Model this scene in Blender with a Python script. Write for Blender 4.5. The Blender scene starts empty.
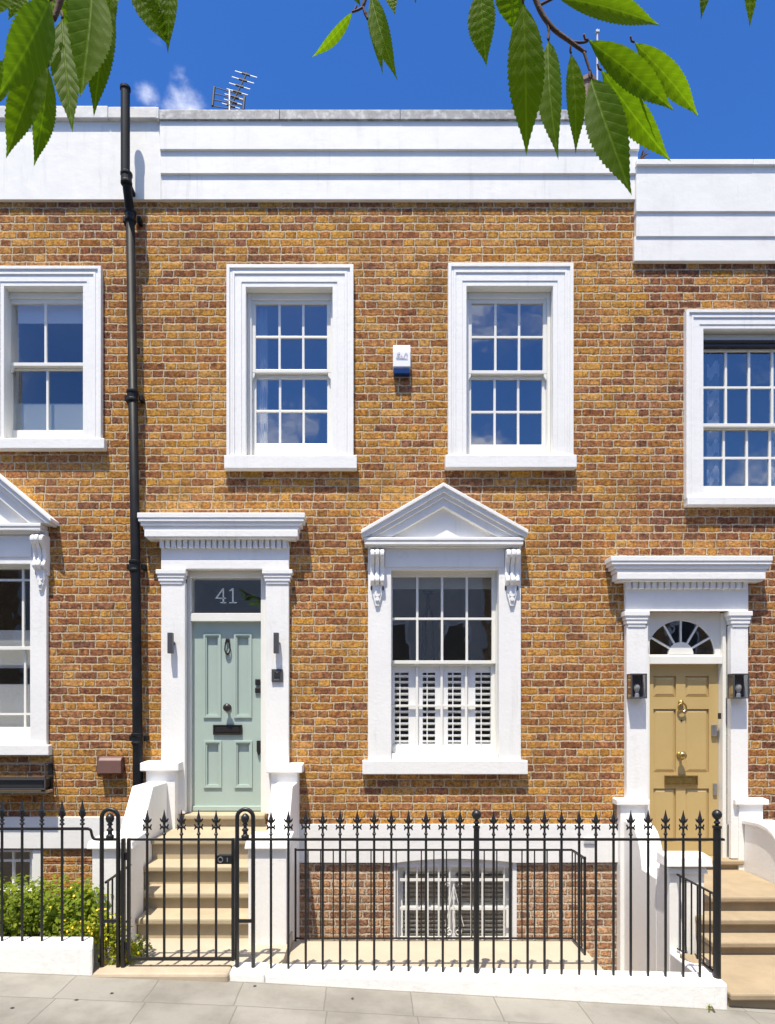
import bpy, bmesh, math, random
from mathutils import Vector, Matrix
R = math.radians
rnd = random.Random(41)
scene = bpy.context.scene
COL = scene.collection

# ------------------------------------------------------------------ camera, sky, sun, exposure
CX, CY, F, D, H = 365.0, 710.0, 650.0, 7.2, 2.0      # principal point (px), focal length (px), distance and height of the camera
cam_d = bpy.data.cameras.new('camera'); cam = bpy.data.objects.new('camera', cam_d); COL.objects.link(cam)
cam.location = (0, -D, H); cam.rotation_euler = (R(90), 0, 0)
cam_d.sensor_width = 36; cam_d.lens = F / 1024 * 36
cam_d.shift_x = (387.5 - CX) / 1024; cam_d.shift_y = (CY - 512) / 1024
cam_d.clip_start = 0.02; cam_d.clip_end = 5000
scene.camera = cam

SUN_DIR = Vector((0.34, 1.0, -2.8)).normalized()       # the way the light travels
sun_d = bpy.data.lights.new('sun', 'SUN'); sun = bpy.data.objects.new('sun', sun_d); COL.objects.link(sun)
sun_d.energy = 4.5; sun_d.angle = R(0.5); sun_d.color = (1.0, 0.93, 0.80)
sun.rotation_euler = SUN_DIR.to_track_quat('-Z', 'Y').to_euler(); sun.location = (-3, -8, 20)

world = bpy.data.worlds.new('World'); scene.world = world; world.use_nodes = True
def build_sky():
    nt = world.node_tree; nt.nodes.clear()
    out = nt.nodes.new('ShaderNodeOutputWorld'); bg = nt.nodes.new('ShaderNodeBackground')
    sky = nt.nodes.new('ShaderNodeTexSky'); sky.sky_type = 'NISHITA'; sky.sun_disc = False
    sky.sun_elevation = R(69); sky.sun_rotation = R(202.8)
    sky.altitude = 0; sky.air_density = 1.0; sky.dust_density = 0.25; sky.ozone_density = 6.0
    hs = nt.nodes.new('ShaderNodeHueSaturation'); hs.inputs['Hue'].default_value = 0.511; hs.inputs['Saturation'].default_value = 1.245; hs.inputs['Value'].default_value = 1.10
    nt.links.new(sky.outputs[0], hs.inputs['Color'])
    tc = nt.nodes.new('ShaderNodeTexCoord')
    # a few small fair-weather clouds
    mp = nt.nodes.new('ShaderNodeMapping'); mp.inputs['Scale'].default_value = (1, 1, 1.6)
    nt.links.new(tc.outputs['Generated'], mp.inputs[0])
    n1 = nt.nodes.new('ShaderNodeTexNoise'); n1.inputs['Scale'].default_value = 10.0; n1.inputs['Detail'].default_value = 9; n1.inputs['Roughness'].default_value = 0.58
    nt.links.new(mp.outputs[0], n1.inputs[0])
    total = None
    def blob(px, py, rad, amt, vec=None):
        nonlocal total
        v = vec or Vector(((px - CX) / F, 1, (CY - py) / F)).normalized()
        dn = nt.nodes.new('ShaderNodeVectorMath'); dn.operation = 'DISTANCE'; dn.inputs[1].default_value = v
        nt.links.new(tc.outputs['Generated'], dn.inputs[0])
        mr = nt.nodes.new('ShaderNodeMapRange'); mr.inputs[1].default_value = 0; mr.inputs[2].default_value = rad
        mr.inputs[3].default_value = amt; mr.inputs[4].default_value = 0; mr.interpolation_type = 'SMOOTHSTEP'
        nt.links.new(dn.outputs['Value'], mr.inputs[0])
        if total is None: total = mr.outputs[0]
        else:
            a = nt.nodes.new('ShaderNodeMath'); a.operation = 'MAXIMUM'
            nt.links.new(total, a.inputs[0]); nt.links.new(mr.outputs[0], a.inputs[1]); total = a.outputs[0]
    blob(188, 116, 0.070, 0.37)
    blob(147, 98, 0.05, 0.29); blob(176, 72, 0.035, 0.27); blob(143, 38, 0.06, 0.24)
    # behind the camera, seen mirrored in the upper panes
    blob(0, 0, 0.13, 0.40, Vector((-0.13, -1, 0.40)).normalized()); blob(0, 0, 0.11, 0.36, Vector((0.17, -1, 0.40)).normalized()); blob(0, 0, 0.20, 0.36, Vector((0.20, -1, 0.62)).normalized()); blob(0, 0, 0.12, 0.30, Vector((0.6, -1, 0.36)).normalized()); blob(0, 0, 0.15, 0.28, Vector((-0.50, -1, 0.42)).normalized())
    # larger clouds high over the street, out of view, added as neutral white fill light
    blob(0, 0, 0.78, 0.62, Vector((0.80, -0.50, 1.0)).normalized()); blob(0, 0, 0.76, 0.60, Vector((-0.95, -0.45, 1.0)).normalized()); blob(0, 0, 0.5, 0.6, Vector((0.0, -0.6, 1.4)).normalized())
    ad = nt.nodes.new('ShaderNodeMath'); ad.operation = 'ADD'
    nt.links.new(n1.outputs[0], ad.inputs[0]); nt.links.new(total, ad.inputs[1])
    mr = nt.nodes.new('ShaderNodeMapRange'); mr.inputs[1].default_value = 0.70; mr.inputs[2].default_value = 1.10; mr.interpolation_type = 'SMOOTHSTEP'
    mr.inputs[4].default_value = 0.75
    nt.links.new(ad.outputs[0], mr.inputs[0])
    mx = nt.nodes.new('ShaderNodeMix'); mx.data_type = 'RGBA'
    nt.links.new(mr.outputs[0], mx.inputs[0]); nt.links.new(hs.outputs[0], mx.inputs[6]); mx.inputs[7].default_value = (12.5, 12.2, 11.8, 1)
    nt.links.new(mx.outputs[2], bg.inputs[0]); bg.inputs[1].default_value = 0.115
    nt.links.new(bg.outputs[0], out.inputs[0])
build_sky()
scene.view_settings.view_transform = 'Standard'; scene.view_settings.look = 'None'
scene.view_settings.exposure = 0.70; scene.view_settings.gamma = 1; scene.view_settings.use_curve_mapping = False
scene.render.engine = 'CYCLES'
scene.cycles.max_bounces = 8; scene.cycles.transparent_max_bounces = 12

# ------------------------------------------------------------------ measuring helpers
def S(Y): return F / (D + Y)                            # pixels per metre at depth Y
def PX(px, Y=0.0): return (px - CX) / S(Y)
def PZ(py, Y=0.0): return H + (CY - py) / S(Y)
def EL(px, Y): return PX(px, Y if px < CX else 0.0)      # left and right outer edges of a thing standing out of the wall to depth Y:
def ER(px, Y): return PX(px, Y if px > CX else 0.0)      # the edge farther from the camera axis is the front one, the nearer edge meets the wall

# ------------------------------------------------------------------ materials
def srgb(r, g, b):
    f = lambda c: (c / 255 / 12.92) if c <= 10 else ((c / 255 + 0.055) / 1.055) ** 2.4
    return (f(r), f(g), f(b))
class NT:
    def __init__(s, name):
        s.m = bpy.data.materials.new(name); s.m.use_nodes = True; s.t = s.m.node_tree
        s.b = s.t.nodes['Principled BSDF']; s.out = s.t.nodes['Material Output']
    def n(s, typ, **kw):
        nd = s.t.nodes.new('ShaderNode' + typ)
        for k, v in kw.items(): setattr(nd, k, v)
        return nd
    def l(s, a, b): s.t.links.new(a, b)
    def math(s, op, a, b=None, c=None):
        nd = s.n('Math', operation=op)
        for i, v in enumerate((a, b, c)):
            if v is None: continue
            if isinstance(v, (int, float)): nd.inputs[i].default_value = v
            else: s.l(v, nd.inputs[i])
        return nd.outputs[0]
    def mixc(s, fac, a, b, blend='MIX'):
        nd = s.n('Mix', data_type='RGBA', blend_type=blend)
        for i, v in ((0, fac), (6, a), (7, b)):
            if isinstance(v, (int, float)): nd.inputs[i].default_value = v
            elif isinstance(v, tuple): nd.inputs[i].default_value = (*v[:3], 1)
            else: s.l(v, nd.inputs[i])
        return nd.outputs[2]
    def noise(s, vec, scale, detail=4, rough=0.55):
        nd = s.n('TexNoise'); nd.inputs['Scale'].default_value = scale; nd.inputs['Detail'].default_value = detail; nd.inputs['Roughness'].default_value = rough
        s.l(vec, nd.inputs['Vector']); return nd
    def rng(s, v, a, b, c=0.0, d=1.0, smooth=False):
        nd = s.n('MapRange'); nd.inputs[1].default_value = a; nd.inputs[2].default_value = b; nd.inputs[3].default_value = c; nd.inputs[4].default_value = d
        if smooth: nd.interpolation_type = 'SMOOTHSTEP'
        s.l(v, nd.inputs[0]); return nd.outputs[0]
    def bump(s, h, dist, strength=1.0):
        nd = s.n('Bump'); nd.inputs['Strength'].default_value = strength; nd.inputs['Distance'].default_value = dist
        s.l(h, nd.inputs['Height']); s.l(nd.outputs[0], s.b.inputs['Normal']); return nd
def simple(name, col, rough=0.5, metal=0.0, streak=0, var=0.0, scale=6.0, bump=0.0, bscale=40.0, dirt=None, spec=None):
    k = NT(name); k.b.inputs['Roughness'].default_value = rough; k.b.inputs['Metallic'].default_value = metal
    if spec is not None: k.b.inputs['Specular IOR Level'].default_value = spec
    pos = k.n('NewGeometry').outputs['Position']
    c = None
    if var:
        nz = k.noise(pos, scale, 6, 0.6)
        f = k.rng(nz.outputs[0], 0.3, 0.7)
        c = k.mixc(f, tuple(v * (1 - var) for v in col), tuple(min(1, v * (1 + var)) for v in col))
    if dirt:
        nz = k.noise(pos, dirt[1], 8, 0.65)
        f = k.rng(nz.outputs[0], dirt[2], dirt[2] + 0.15, 0, dirt[3])
        c = k.mixc(f, c if c is not None else col, dirt[0])
    if streak:
        mp = k.n('Mapping'); mp.inputs['Scale'].default_value = (9, 9, 0.7); k.l(pos, mp.inputs[0]); n1 = k.noise(mp.outputs[0], 1.6, 6, 0.7); n2 = k.noise(pos, 1.3, 4)
        f = k.math('MULTIPLY', k.rng(n1.outputs[0], 0.52, 0.75), k.rng(n2.outputs[0], 0.42, 0.65, 0, streak)); c = k.mixc(f, c if c is not None else col, (0.36, 0.345, 0.31))
    if c is not None: k.l(c, k.b.inputs['Base Color'])
    else: k.b.inputs['Base Color'].default_value = (*col, 1)
    if bump:
        nb = k.noise(pos, bscale, 5, 0.6); k.bump(nb.outputs[0], bump, 0.6)
    return k.m

def brick(name, stops, mortar, mw=0.0145, redshift=0.0, hh=0.0856, ls=0.248, lh=0.124, patch=0.40, depth=0.020, zoff=0.0):
    k = NT(name); pos = k.n('NewGeometry').outputs['Position']
    w1 = k.noise(pos, 12.0, 4); w2 = k.noise(pos, 42.0, 4, 0.65)
    def wob(axis, a, b):
        sp1 = k.n('SeparateColor'); k.l(w1.outputs['Color'], sp1.inputs[0]); sp2 = k.n('SeparateColor'); k.l(w2.outputs['Color'], sp2.inputs[0])
        u = k.math('MULTIPLY', k.math('SUBTRACT', sp1.outputs[axis], 0.5), a)
        v = k.math('MULTIPLY', k.math('SUBTRACT', sp2.outputs[axis], 0.5), b)
        return k.math('ADD', u, v)
    sp = k.n('SeparateXYZ'); k.l(pos, sp.inputs[0])
    # follow x on the front faces and y on the faces that look sideways
    nrm = k.n('SeparateXYZ'); k.l(k.n('NewGeometry').outputs['True Normal'], nrm.inputs[0])
    side = k.math('GREATER_THAN', k.math('ABSOLUTE', nrm.outputs[0]), 0.7)
    hx = k.math('ADD', k.math('MULTIPLY', sp.outputs[0], k.math('SUBTRACT', 1.0, side)), k.math('MULTIPLY', sp.outputs[1], side))
    x = k.math('ADD', hx, wob(0, 0.026, 0.020)); z = k.math('ADD', k.math('ADD', sp.outputs[2], 20.0 + zoff), wob(1, 0.026, 0.020))
    per = ls + lh
    zr = k.math('DIVIDE', z, hh); row = k.math('FLOOR', zr); fz = k.math('MULTIPLY', k.math('FRACT', zr), hh)
    odd = k.math('MODULO', row, 2.0)
    wr = k.n('TexWhiteNoise', noise_dimensions='1D'); k.l(row, wr.inputs['W'])
    xs = k.math('ADD', k.math('ADD', k.math('DIVIDE', x, per), k.math('MULTIPLY', odd, 0.5)), k.math('MULTIPLY', wr.outputs['Value'], 0.22))
    xs = k.math('ADD', xs, 50.0)
    cell = k.math('FLOOR', xs); fx = k.math('MULTIPLY', k.math('FRACT', xs), per)
    ish = k.math('GREATER_THAN', fx, ls)
    lx = k.math('SUBTRACT', fx, k.math('MULTIPLY', ish, ls))
    ln = k.math('SUBTRACT', ls, k.math('MULTIPLY', ish, ls - lh))
    dx = k.math('MINIMUM', lx, k.math('SUBTRACT', ln, lx)); dz = k.math('MINIMUM', fz, k.math('SUBTRACT', hh, fz))
    d = k.math('ADD', k.math('SMOOTH_MIN', dx, dz, 0.012), k.math('MULTIPLY', k.math('SUBTRACT', w2.outputs[0], 0.5), 0.024))
    mask = k.rng(d, mw * 0.5 - 0.004, mw * 0.5 + 0.006, 0, 1, True)
    idv = k.n('CombineXYZ'); k.l(k.math('ADD', k.math('MULTIPLY', cell, 2.0), ish), idv.inputs[0]); k.l(row, idv.inputs[1])
    wn = k.n('TexWhiteNoise', noise_dimensions='3D'); k.l(idv.outputs[0], wn.inputs['Vector'])
    cs = k.n('SeparateColor'); k.l(wn.outputs['Color'], cs.inputs[0])
    pn = k.noise(pos, 0.8, 5, 0.6)
    t = k.math('ADD', k.math('ADD', k.math('MULTIPLY', cs.outputs[0], 0.74), 0.16), k.math('MULTIPLY', k.math('SUBTRACT', pn.outputs[0], 0.5), patch * 3))
    t = k.math('ADD', t, -redshift)
    fn = k.noise(pos, 17.0, 8, 0.70)
    t = k.math('ADD', t, k.math('MULTIPLY', k.math('SUBTRACT', fn.outputs[0], 0.5), 2.2))
    rp = k.n('ValToRGB'); el = rp.color_ramp.elements
    while len(el) < len(stops): el.new(0.5)
    for e, (p, c) in zip(el, stops): e.position = p; e.color = (*c, 1)
    k.l(t, rp.inputs[0])
    bl = k.noise(pos, 25.0, 7, 0.72); val = k.math('MULTIPLY', k.rng(cs.outputs[1], 0, 1, 0.80, 1.14), k.rng(bl.outputs[0], 0.40, 0.58, 0.58, 1.26))
    hs = k.n('HueSaturation'); k.l(rp.outputs[0], hs.inputs['Color']); k.l(val, hs.inputs['Value'])
    k.l(k.rng(cs.outputs[2], 0, 1, 0.95, 1.04), hs.inputs['Saturation'])
    gn = k.noise(pos, 48.0, 5, 0.62)
    c = k.mixc(k.rng(gn.outputs[0], 0.55, 0.64, 0, 0.72), hs.outputs[0], tuple(v * 0.30 for v in stops[0][1]))     # burnt specks
    c = k.mixc(k.rng(fn.outputs[0], 0.60, 0.72, 0, 0.30), c, mortar)                                               # worn, lime-washed faces
    mn = k.noise(pos, 50.0, 5); mcol = k.mixc(k.rng(mn.outputs[0], 0.35, 0.7), tuple(v * 0.70 for v in mortar), tuple(v * 1.12 for v in mortar))
    c = k.mixc(mask, mcol, c)
    soot = k.noise(pos, 1.9, 6, 0.65); c = k.mixc(k.rng(soot.outputs[0], 0.48, 0.72, 0, 0.42), c, (0.07, 0.05, 0.035))
    k.l(c, k.b.inputs['Base Color']); k.b.inputs['Roughness'].default_value = 0.95; k.b.inputs['Specular IOR Level'].default_value = 0.0
    hgt = k.math('ADD', k.math('MULTIPLY', mask, k.rng(cs.outputs[1], 0, 1, 0.75, 1.1)), k.math('MULTIPLY', k.math('ADD', fn.outputs[0], gn.outputs[0]), 0.32))
    k.bump(hgt, depth, 0.9)
    return k.m
STOCK = [(0.0, (0.15, 0.072, 0.045)), (0.16, (0.25, 0.105, 0.060)), (0.36, (0.34, 0.145, 0.062)), (0.52, (0.40, 0.185, 0.064)), (0.70, (0.46, 0.225, 0.064)), (0.88, (0.53, 0.275, 0.068)), (1.0, (0.50, 0.265, 0.075))]
M = {}
M['brick'] = brick('stock_brick', STOCK, (0.63, 0.48, 0.31), redshift=-0.07)
M['brick_left'] = brick('brown_stock_brick', STOCK, (0.61, 0.47, 0.305), redshift=0.0)
M['brick_right'] = brick('reddish_stock_brick', STOCK, (0.58, 0.45, 0.31), redshift=0.15, patch=0.2)
REDS = [(0.0, (0.23, 0.13, 0.09)), (0.3, (0.36, 0.185, 0.11)), (0.6, (0.44, 0.24, 0.13)), (0.85, (0.55, 0.32, 0.17)), (1.0, (0.48, 0.34, 0.23))]
M['brick_base'] = brick('basement_brick', REDS, (0.62, 0.51, 0.38), mw=0.020, redshift=0.0, patch=0.12)
M['white'] = simple('white_masonry_paint', (0.775, 0.765, 0.74), 0.55, streak=0.30, var=0.03, scale=3, bump=0.004, bscale=26, dirt=((0.50, 0.47, 0.42), 5.0, 0.62, 0.28))
M['white_wood'] = simple('white_gloss_paint', (0.75, 0.74, 0.69), 0.30, var=0.02, scale=8, bump=0.0008, bscale=60)
M['plinth'] = simple('white_painted_plinth', (0.80, 0.79, 0.76), 0.6, streak=0.35, var=0.03, scale=3, bump=0.006, bscale=20, dirt=((0.42, 0.39, 0.33), 6.0, 0.60, 0.4))
M['parapet'] = simple('white_render', (0.75, 0.735, 0.70), 0.65, streak=0.40, var=0.05, scale=2, bump=0.006, bscale=7, dirt=((0.50, 0.47, 0.42), 3.0, 0.61, 0.3))
M['lead'] = simple('lead_coping', (0.24, 0.24, 0.24), 0.55, streak=0.0, var=0.35, scale=9, bump=0.004, bscale=16, dirt=((0.55, 0.55, 0.53), 14.0, 0.5, 0.7))
M['coping'] = simple('weathered_coping', (0.62, 0.61, 0.58), 0.7, var=0.15, scale=6, bump=0.005, bscale=18, dirt=((0.25, 0.23, 0.2), 7.0, 0.56, 0.6))
M['sage'] = simple('sage_green_gloss', (0.37, 0.455, 0.405), 0.32, var=0.03, scale=4, bump=0.0006, bscale=70)
M['ochre'] = simple('ochre_gloss', (0.475, 0.345, 0.148), 0.33, var=0.03, scale=4, bump=0.0006, bscale=70)
M['iron'] = simple('black_iron', (0.009, 0.009, 0.010), 0.40, var=0.3, scale=30, bump=0.0015, bscale=90)
M['pipe'] = simple('black_pipe', (0.008, 0.009, 0.011), 0.5, spec=0.2, var=0.4, scale=8, bump=0.001, bscale=50)
M['bronze'] = simple('dark_bronze', (0.045, 0.04, 0.038), 0.35, metal=0.6)
M['bracket_metal'] = simple('grey_lamp_metal', (0.085, 0.085, 0.09), 0.4, metal=0.3)
M['brass'] = simple('brass', (0.42, 0.29, 0.10), 0.28, metal=0.9, var=0.2, scale=30)
M['steel'] = simple('steel', (0.45, 0.45, 0.46), 0.35, metal=0.9)
M['alu'] = simple('aerial_aluminium', (0.55, 0.55, 0.54), 0.4, metal=0.7)
M['dark_plastic'] = simple('dark_plastic', (0.02, 0.02, 0.02), 0.5)
M['white_plastic'] = simple('white_plastic', (0.75, 0.76, 0.78), 0.35)
M['blue_plastic'] = simple('blue_plastic', (0.006, 0.03, 0.12), 0.25)
M['ink'] = simple('grey_print', (0.22, 0.22, 0.25), 0.5)
M['ink_pink'] = simple('pink_print', (0.6, 0.35, 0.38), 0.5)
M['brown_metal'] = simple('brown_painted_metal', (0.16, 0.085, 0.07), 0.4, var=0.08)
M['shutter'] = simple('shutter_white', (0.88, 0.88, 0.87), 0.4)
M['numeral'] = simple('pale_vinyl', (0.62, 0.66, 0.62), 0.5)
M['interior'] = simple('dim_room', (0.48, 0.44, 0.36), 0.9)
M['curtain'] = simple('linen_curtain', (0.62, 0.60, 0.56), 0.9, var=0.05)
M['blind'] = simple('grey_blind', (0.62, 0.62, 0.60), 0.9)
M['film'] = simple('frosted_film', (0.42, 0.47, 0.46), 0.8)
M['stone'] = simple('sandstone_step', (0.385, 0.32, 0.215), 0.85, var=0.10, scale=5, bump=0.003, bscale=60, dirt=((0.32, 0.25, 0.16), 9.0, 0.58, 0.4))
M['stone_old'] = simple('worn_sandstone', (0.315, 0.245, 0.155), 0.85, var=0.12, scale=4, bump=0.004, bscale=40, dirt=((0.24, 0.18, 0.12), 7.0, 0.57, 0.5))
M['yard'] = simple('yard_stone', (0.42, 0.36, 0.27), 0.85, var=0.06, scale=4, bump=0.002, bscale=60)
M['slab_edge'] = simple('grey_sandstone', (0.40, 0.33, 0.24), 0.85, var=0.12, scale=5, bump=0.003, bscale=50)
M['soil'] = simple('soil', (0.05, 0.035, 0.022), 0.95, var=0.3, scale=20, bump=0.02, bscale=30)
M['asphalt'] = simple('asphalt', (0.05, 0.05, 0.052), 0.9, var=0.2, scale=30, bump=0.004, bscale=120)
M['kerb'] = simple('granite_kerb', (0.30, 0.29, 0.27), 0.8, var=0.15, scale=30, bump=0.002, bscale=80)
M['concrete'] = simple('lightwell_concrete', (0.30, 0.28, 0.25), 0.9, var=0.15)
M['slate'] = simple('slate_roof', (0.07, 0.07, 0.08), 0.7, var=0.2, scale=5)
M['bark'] = simple('cherry_bark', (0.09, 0.05, 0.032), 0.8, var=0.3, scale=40, bump=0.003, bscale=70)
M['timber'] = simple('pale_timber', (0.42, 0.31, 0.18), 0.8, var=0.15, scale=20)
def paving():
    k = NT('york_stone_paving'); pos = k.n('NewGeometry').outputs['Position']
    mp = k.n('Mapping'); mp.inputs['Location'].default_value = (0.255 + 0.635 * 40, 2.63 + 0.39 * 40, 0); k.l(pos, mp.inputs[0])
    wb = k.noise(pos, 3.0, 3)
    vm = k.n('VectorMath', operation='SCALE'); vm.inputs['Scale'].default_value = 0.02; k.l(wb.outputs['Color'], vm.inputs[0])
    va = k.n('VectorMath', operation='ADD'); k.l(mp.outputs[0], va.inputs[0]); k.l(vm.outputs[0], va.inputs[1])
    bt = k.n('TexBrick'); bt.offset = 0.04; bt.offset_frequency = 2; bt.squash = 1.0
    bt.inputs['Scale'].default_value = 1; bt.inputs['Brick Width'].default_value = 0.635; bt.inputs['Row Height'].default_value = 0.39
    bt.inputs['Mortar Size'].default_value = 0.0045; bt.inputs['Mortar Smooth'].default_value = 0.3
    bt.inputs['Color1'].default_value = (0.235, 0.222, 0.192, 1); bt.inputs['Color2'].default_value = (0.275, 0.26, 0.225, 1); bt.inputs['Mortar'].default_value = (0.175, 0.165, 0.14, 1)
    k.l(va.outputs[0], bt.inputs['Vector'])
    n1 = k.noise(pos, 2.2, 8, 0.62); c = k.mixc(k.rng(n1.outputs[0], 0.42, 0.68, 0, 0.75), bt.outputs['Color'], (0.155, 0.143, 0.12))
    n2 = k.noise(pos, 60, 6, 0.7); c = k.mixc(k.rng(n2.outputs[0], 0.55, 0.75, 0, 0.35), c, (0.13, 0.12, 0.10))
    k.l(c, k.b.inputs['Base Color']); k.b.inputs['Roughness'].default_value = 0.88
    h = k.math('SUBTRACT', k.math('MULTIPLY', n2.outputs[0], 0.25), bt.outputs['Fac']); k.bump(h, 0.004, 0.8)
    return k.m
M['paving'] = paving()
def glass(name, refl, tint, edge=0.5):
    k = NT(name); t = k.t; t.nodes.remove(k.b)
    tr = k.n('BsdfTransparent'); tr.inputs[0].default_value = (*tint, 1)
    gl = k.n('BsdfGlossy'); gl.inputs['Roughness'].default_value = 0.004; gl.inputs[0].default_value = (0.95, 0.97, 1.0, 1)
    # old panes are never quite flat
    pos = k.n('NewGeometry').outputs['Position']; nz = k.noise(pos, 2.5, 2); bp = k.n('Bump'); bp.inputs['Strength'].default_value = 0.25; bp.inputs['Distance'].default_value = 0.01
    k.l(nz.outputs[0], bp.inputs['Height']); k.l(bp.outputs[0], gl.inputs['Normal'])
    lw = k.n('LayerWeight'); lw.inputs[0].default_value = 0.3
    f = k.math('ADD', k.math('MULTIPLY', lw.outputs['Fresnel'], edge), refl)
    mx = k.n('MixShader'); k.l(f, mx.inputs[0]); k.l(tr.outputs[0], mx.inputs[1]); k.l(gl.outputs[0], mx.inputs[2]); k.l(mx.outputs[0], k.out.inputs[0])
    return k.m
M['glass'] = glass('window_glass', 0.23, (0.90, 0.92, 0.92))
M['glass_dark'] = glass('ground_floor_glass', 0.22, (0.96, 0.97, 0.96))
M['glass_low'] = glass('lower_sash_glass', 0.03, (1, 1, 1), 0.15)
M['glass_soft'] = glass('left_house_glass', 0.13, (0.96, 0.97, 0.97))
M['glass_clear'] = glass('lamp_glass', 0.10, (0.85, 0.86, 0.87))
def leaf_mat(name, c1, c2, trans=0.55, veins=True):
    k = NT(name)
    oi = k.n('NewGeometry'); uv = k.n('UVMap'); sp = k.n('SeparateXYZ'); k.l(uv.outputs[0], sp.inputs[0])
    rnz = k.noise(oi.outputs['Position'], 9.0, 3)
    ri = oi.outputs['Random Per Island']
    c = k.mixc(k.math('ADD', k.math('MULTIPLY', ri, 0.7), k.math('MULTIPLY', rnz.outputs[0], 0.3)), c1, c2)
    if veins:
        au = k.math('ABSOLUTE', k.math('SUBTRACT', sp.outputs[0], 0.5))
        mid = k.rng(au, 0.012, 0.04, 1, 0)
        ph = k.math('FRACT', k.math('MULTIPLY', k.math('SUBTRACT', sp.outputs[1], k.math('MULTIPLY', au, 0.42)), 11.0))
        dv = k.math('ABSOLUTE', k.math('SUBTRACT', ph, 0.5))
        vein = k.rng(dv, 0.0, 0.13, 1, 0)
        v = k.math('MAXIMUM', mid, k.math('MULTIPLY', vein, 0.45))
        c = k.mixc(k.math('MULTIPLY', v, 0.40), c, tuple(min(1, x * 1.7 + 0.015) for x in c2))
        quilt = k.math('SUBTRACT', k.math('MULTIPLY', dv, 1.0), v); k.bump(quilt, 0.0007, 0.5)
    k.l(k.mixc(1.0, c, (0.78, 0.80, 0.7), 'MULTIPLY'), k.b.inputs['Base Color']); k.b.inputs['Roughness'].default_value = 0.55; k.b.inputs['Specular IOR Level'].default_value = 0.12
    tr = k.n('BsdfTranslucent'); tc = k.mixc(1.0, c, (2.6, 2.7, 0.5), 'MULTIPLY'); k.l(tc, tr.inputs[0])
    mx = k.n('MixShader'); mx.inputs[0].default_value = trans
    k.l(k.b.outputs[0], mx.inputs[1]); k.l(tr.outputs[0], mx.inputs[2]); k.l(mx.outputs[0], k.out.inputs[0])
    return k.m
M['leaf'] = leaf_mat('cherry_leaf', (0.048, 0.090, 0.006), (0.088, 0.150, 0.010))
M['hedge'] = leaf_mat('hedge_leaf', (0.06, 0.125, 0.015), (0.34, 0.37, 0.045), 0.35, False)
M['hedge_yellow'] = leaf_mat('yellow_leaf', (0.10, 0.18, 0.02), (0.42, 0.38, 0.03), 0.3, False)
M['petal_yellow'] = simple('yellow_petal', (0.72, 0.52, 0.03), 0.6)
M['petal_white'] = simple('white_petal', (0.80, 0.80, 0.82), 0.6)
M['dry_leaf'] = simple('dry_leaf', (0.06, 0.045, 0.03), 0.8)
def check_curtain():
    k = NT('grey_pattern_curtain'); pos = k.n('NewGeometry').outputs['Position']; sp = k.n('SeparateXYZ'); k.l(pos, sp.inputs[0])
    a = k.math('MULTIPLY', sp.outputs[2], 1 / 0.30); b = k.math('MULTIPLY', k.math('PINGPONG', k.math('MULTIPLY', sp.outputs[0], 16.0), 1.0), 0.35)
    f = k.math('GREATER_THAN', k.math('FRACT', k.math('ADD', a, b)), 0.5)
    k.l(k.mixc(f, (0.26, 0.26, 0.25), (0.66, 0.64, 0.60)), k.b.inputs['Base Color']); k.b.inputs['Roughness'].default_value = 0.9
    return k.m
M['curtain_pattern'] = check_curtain()

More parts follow.
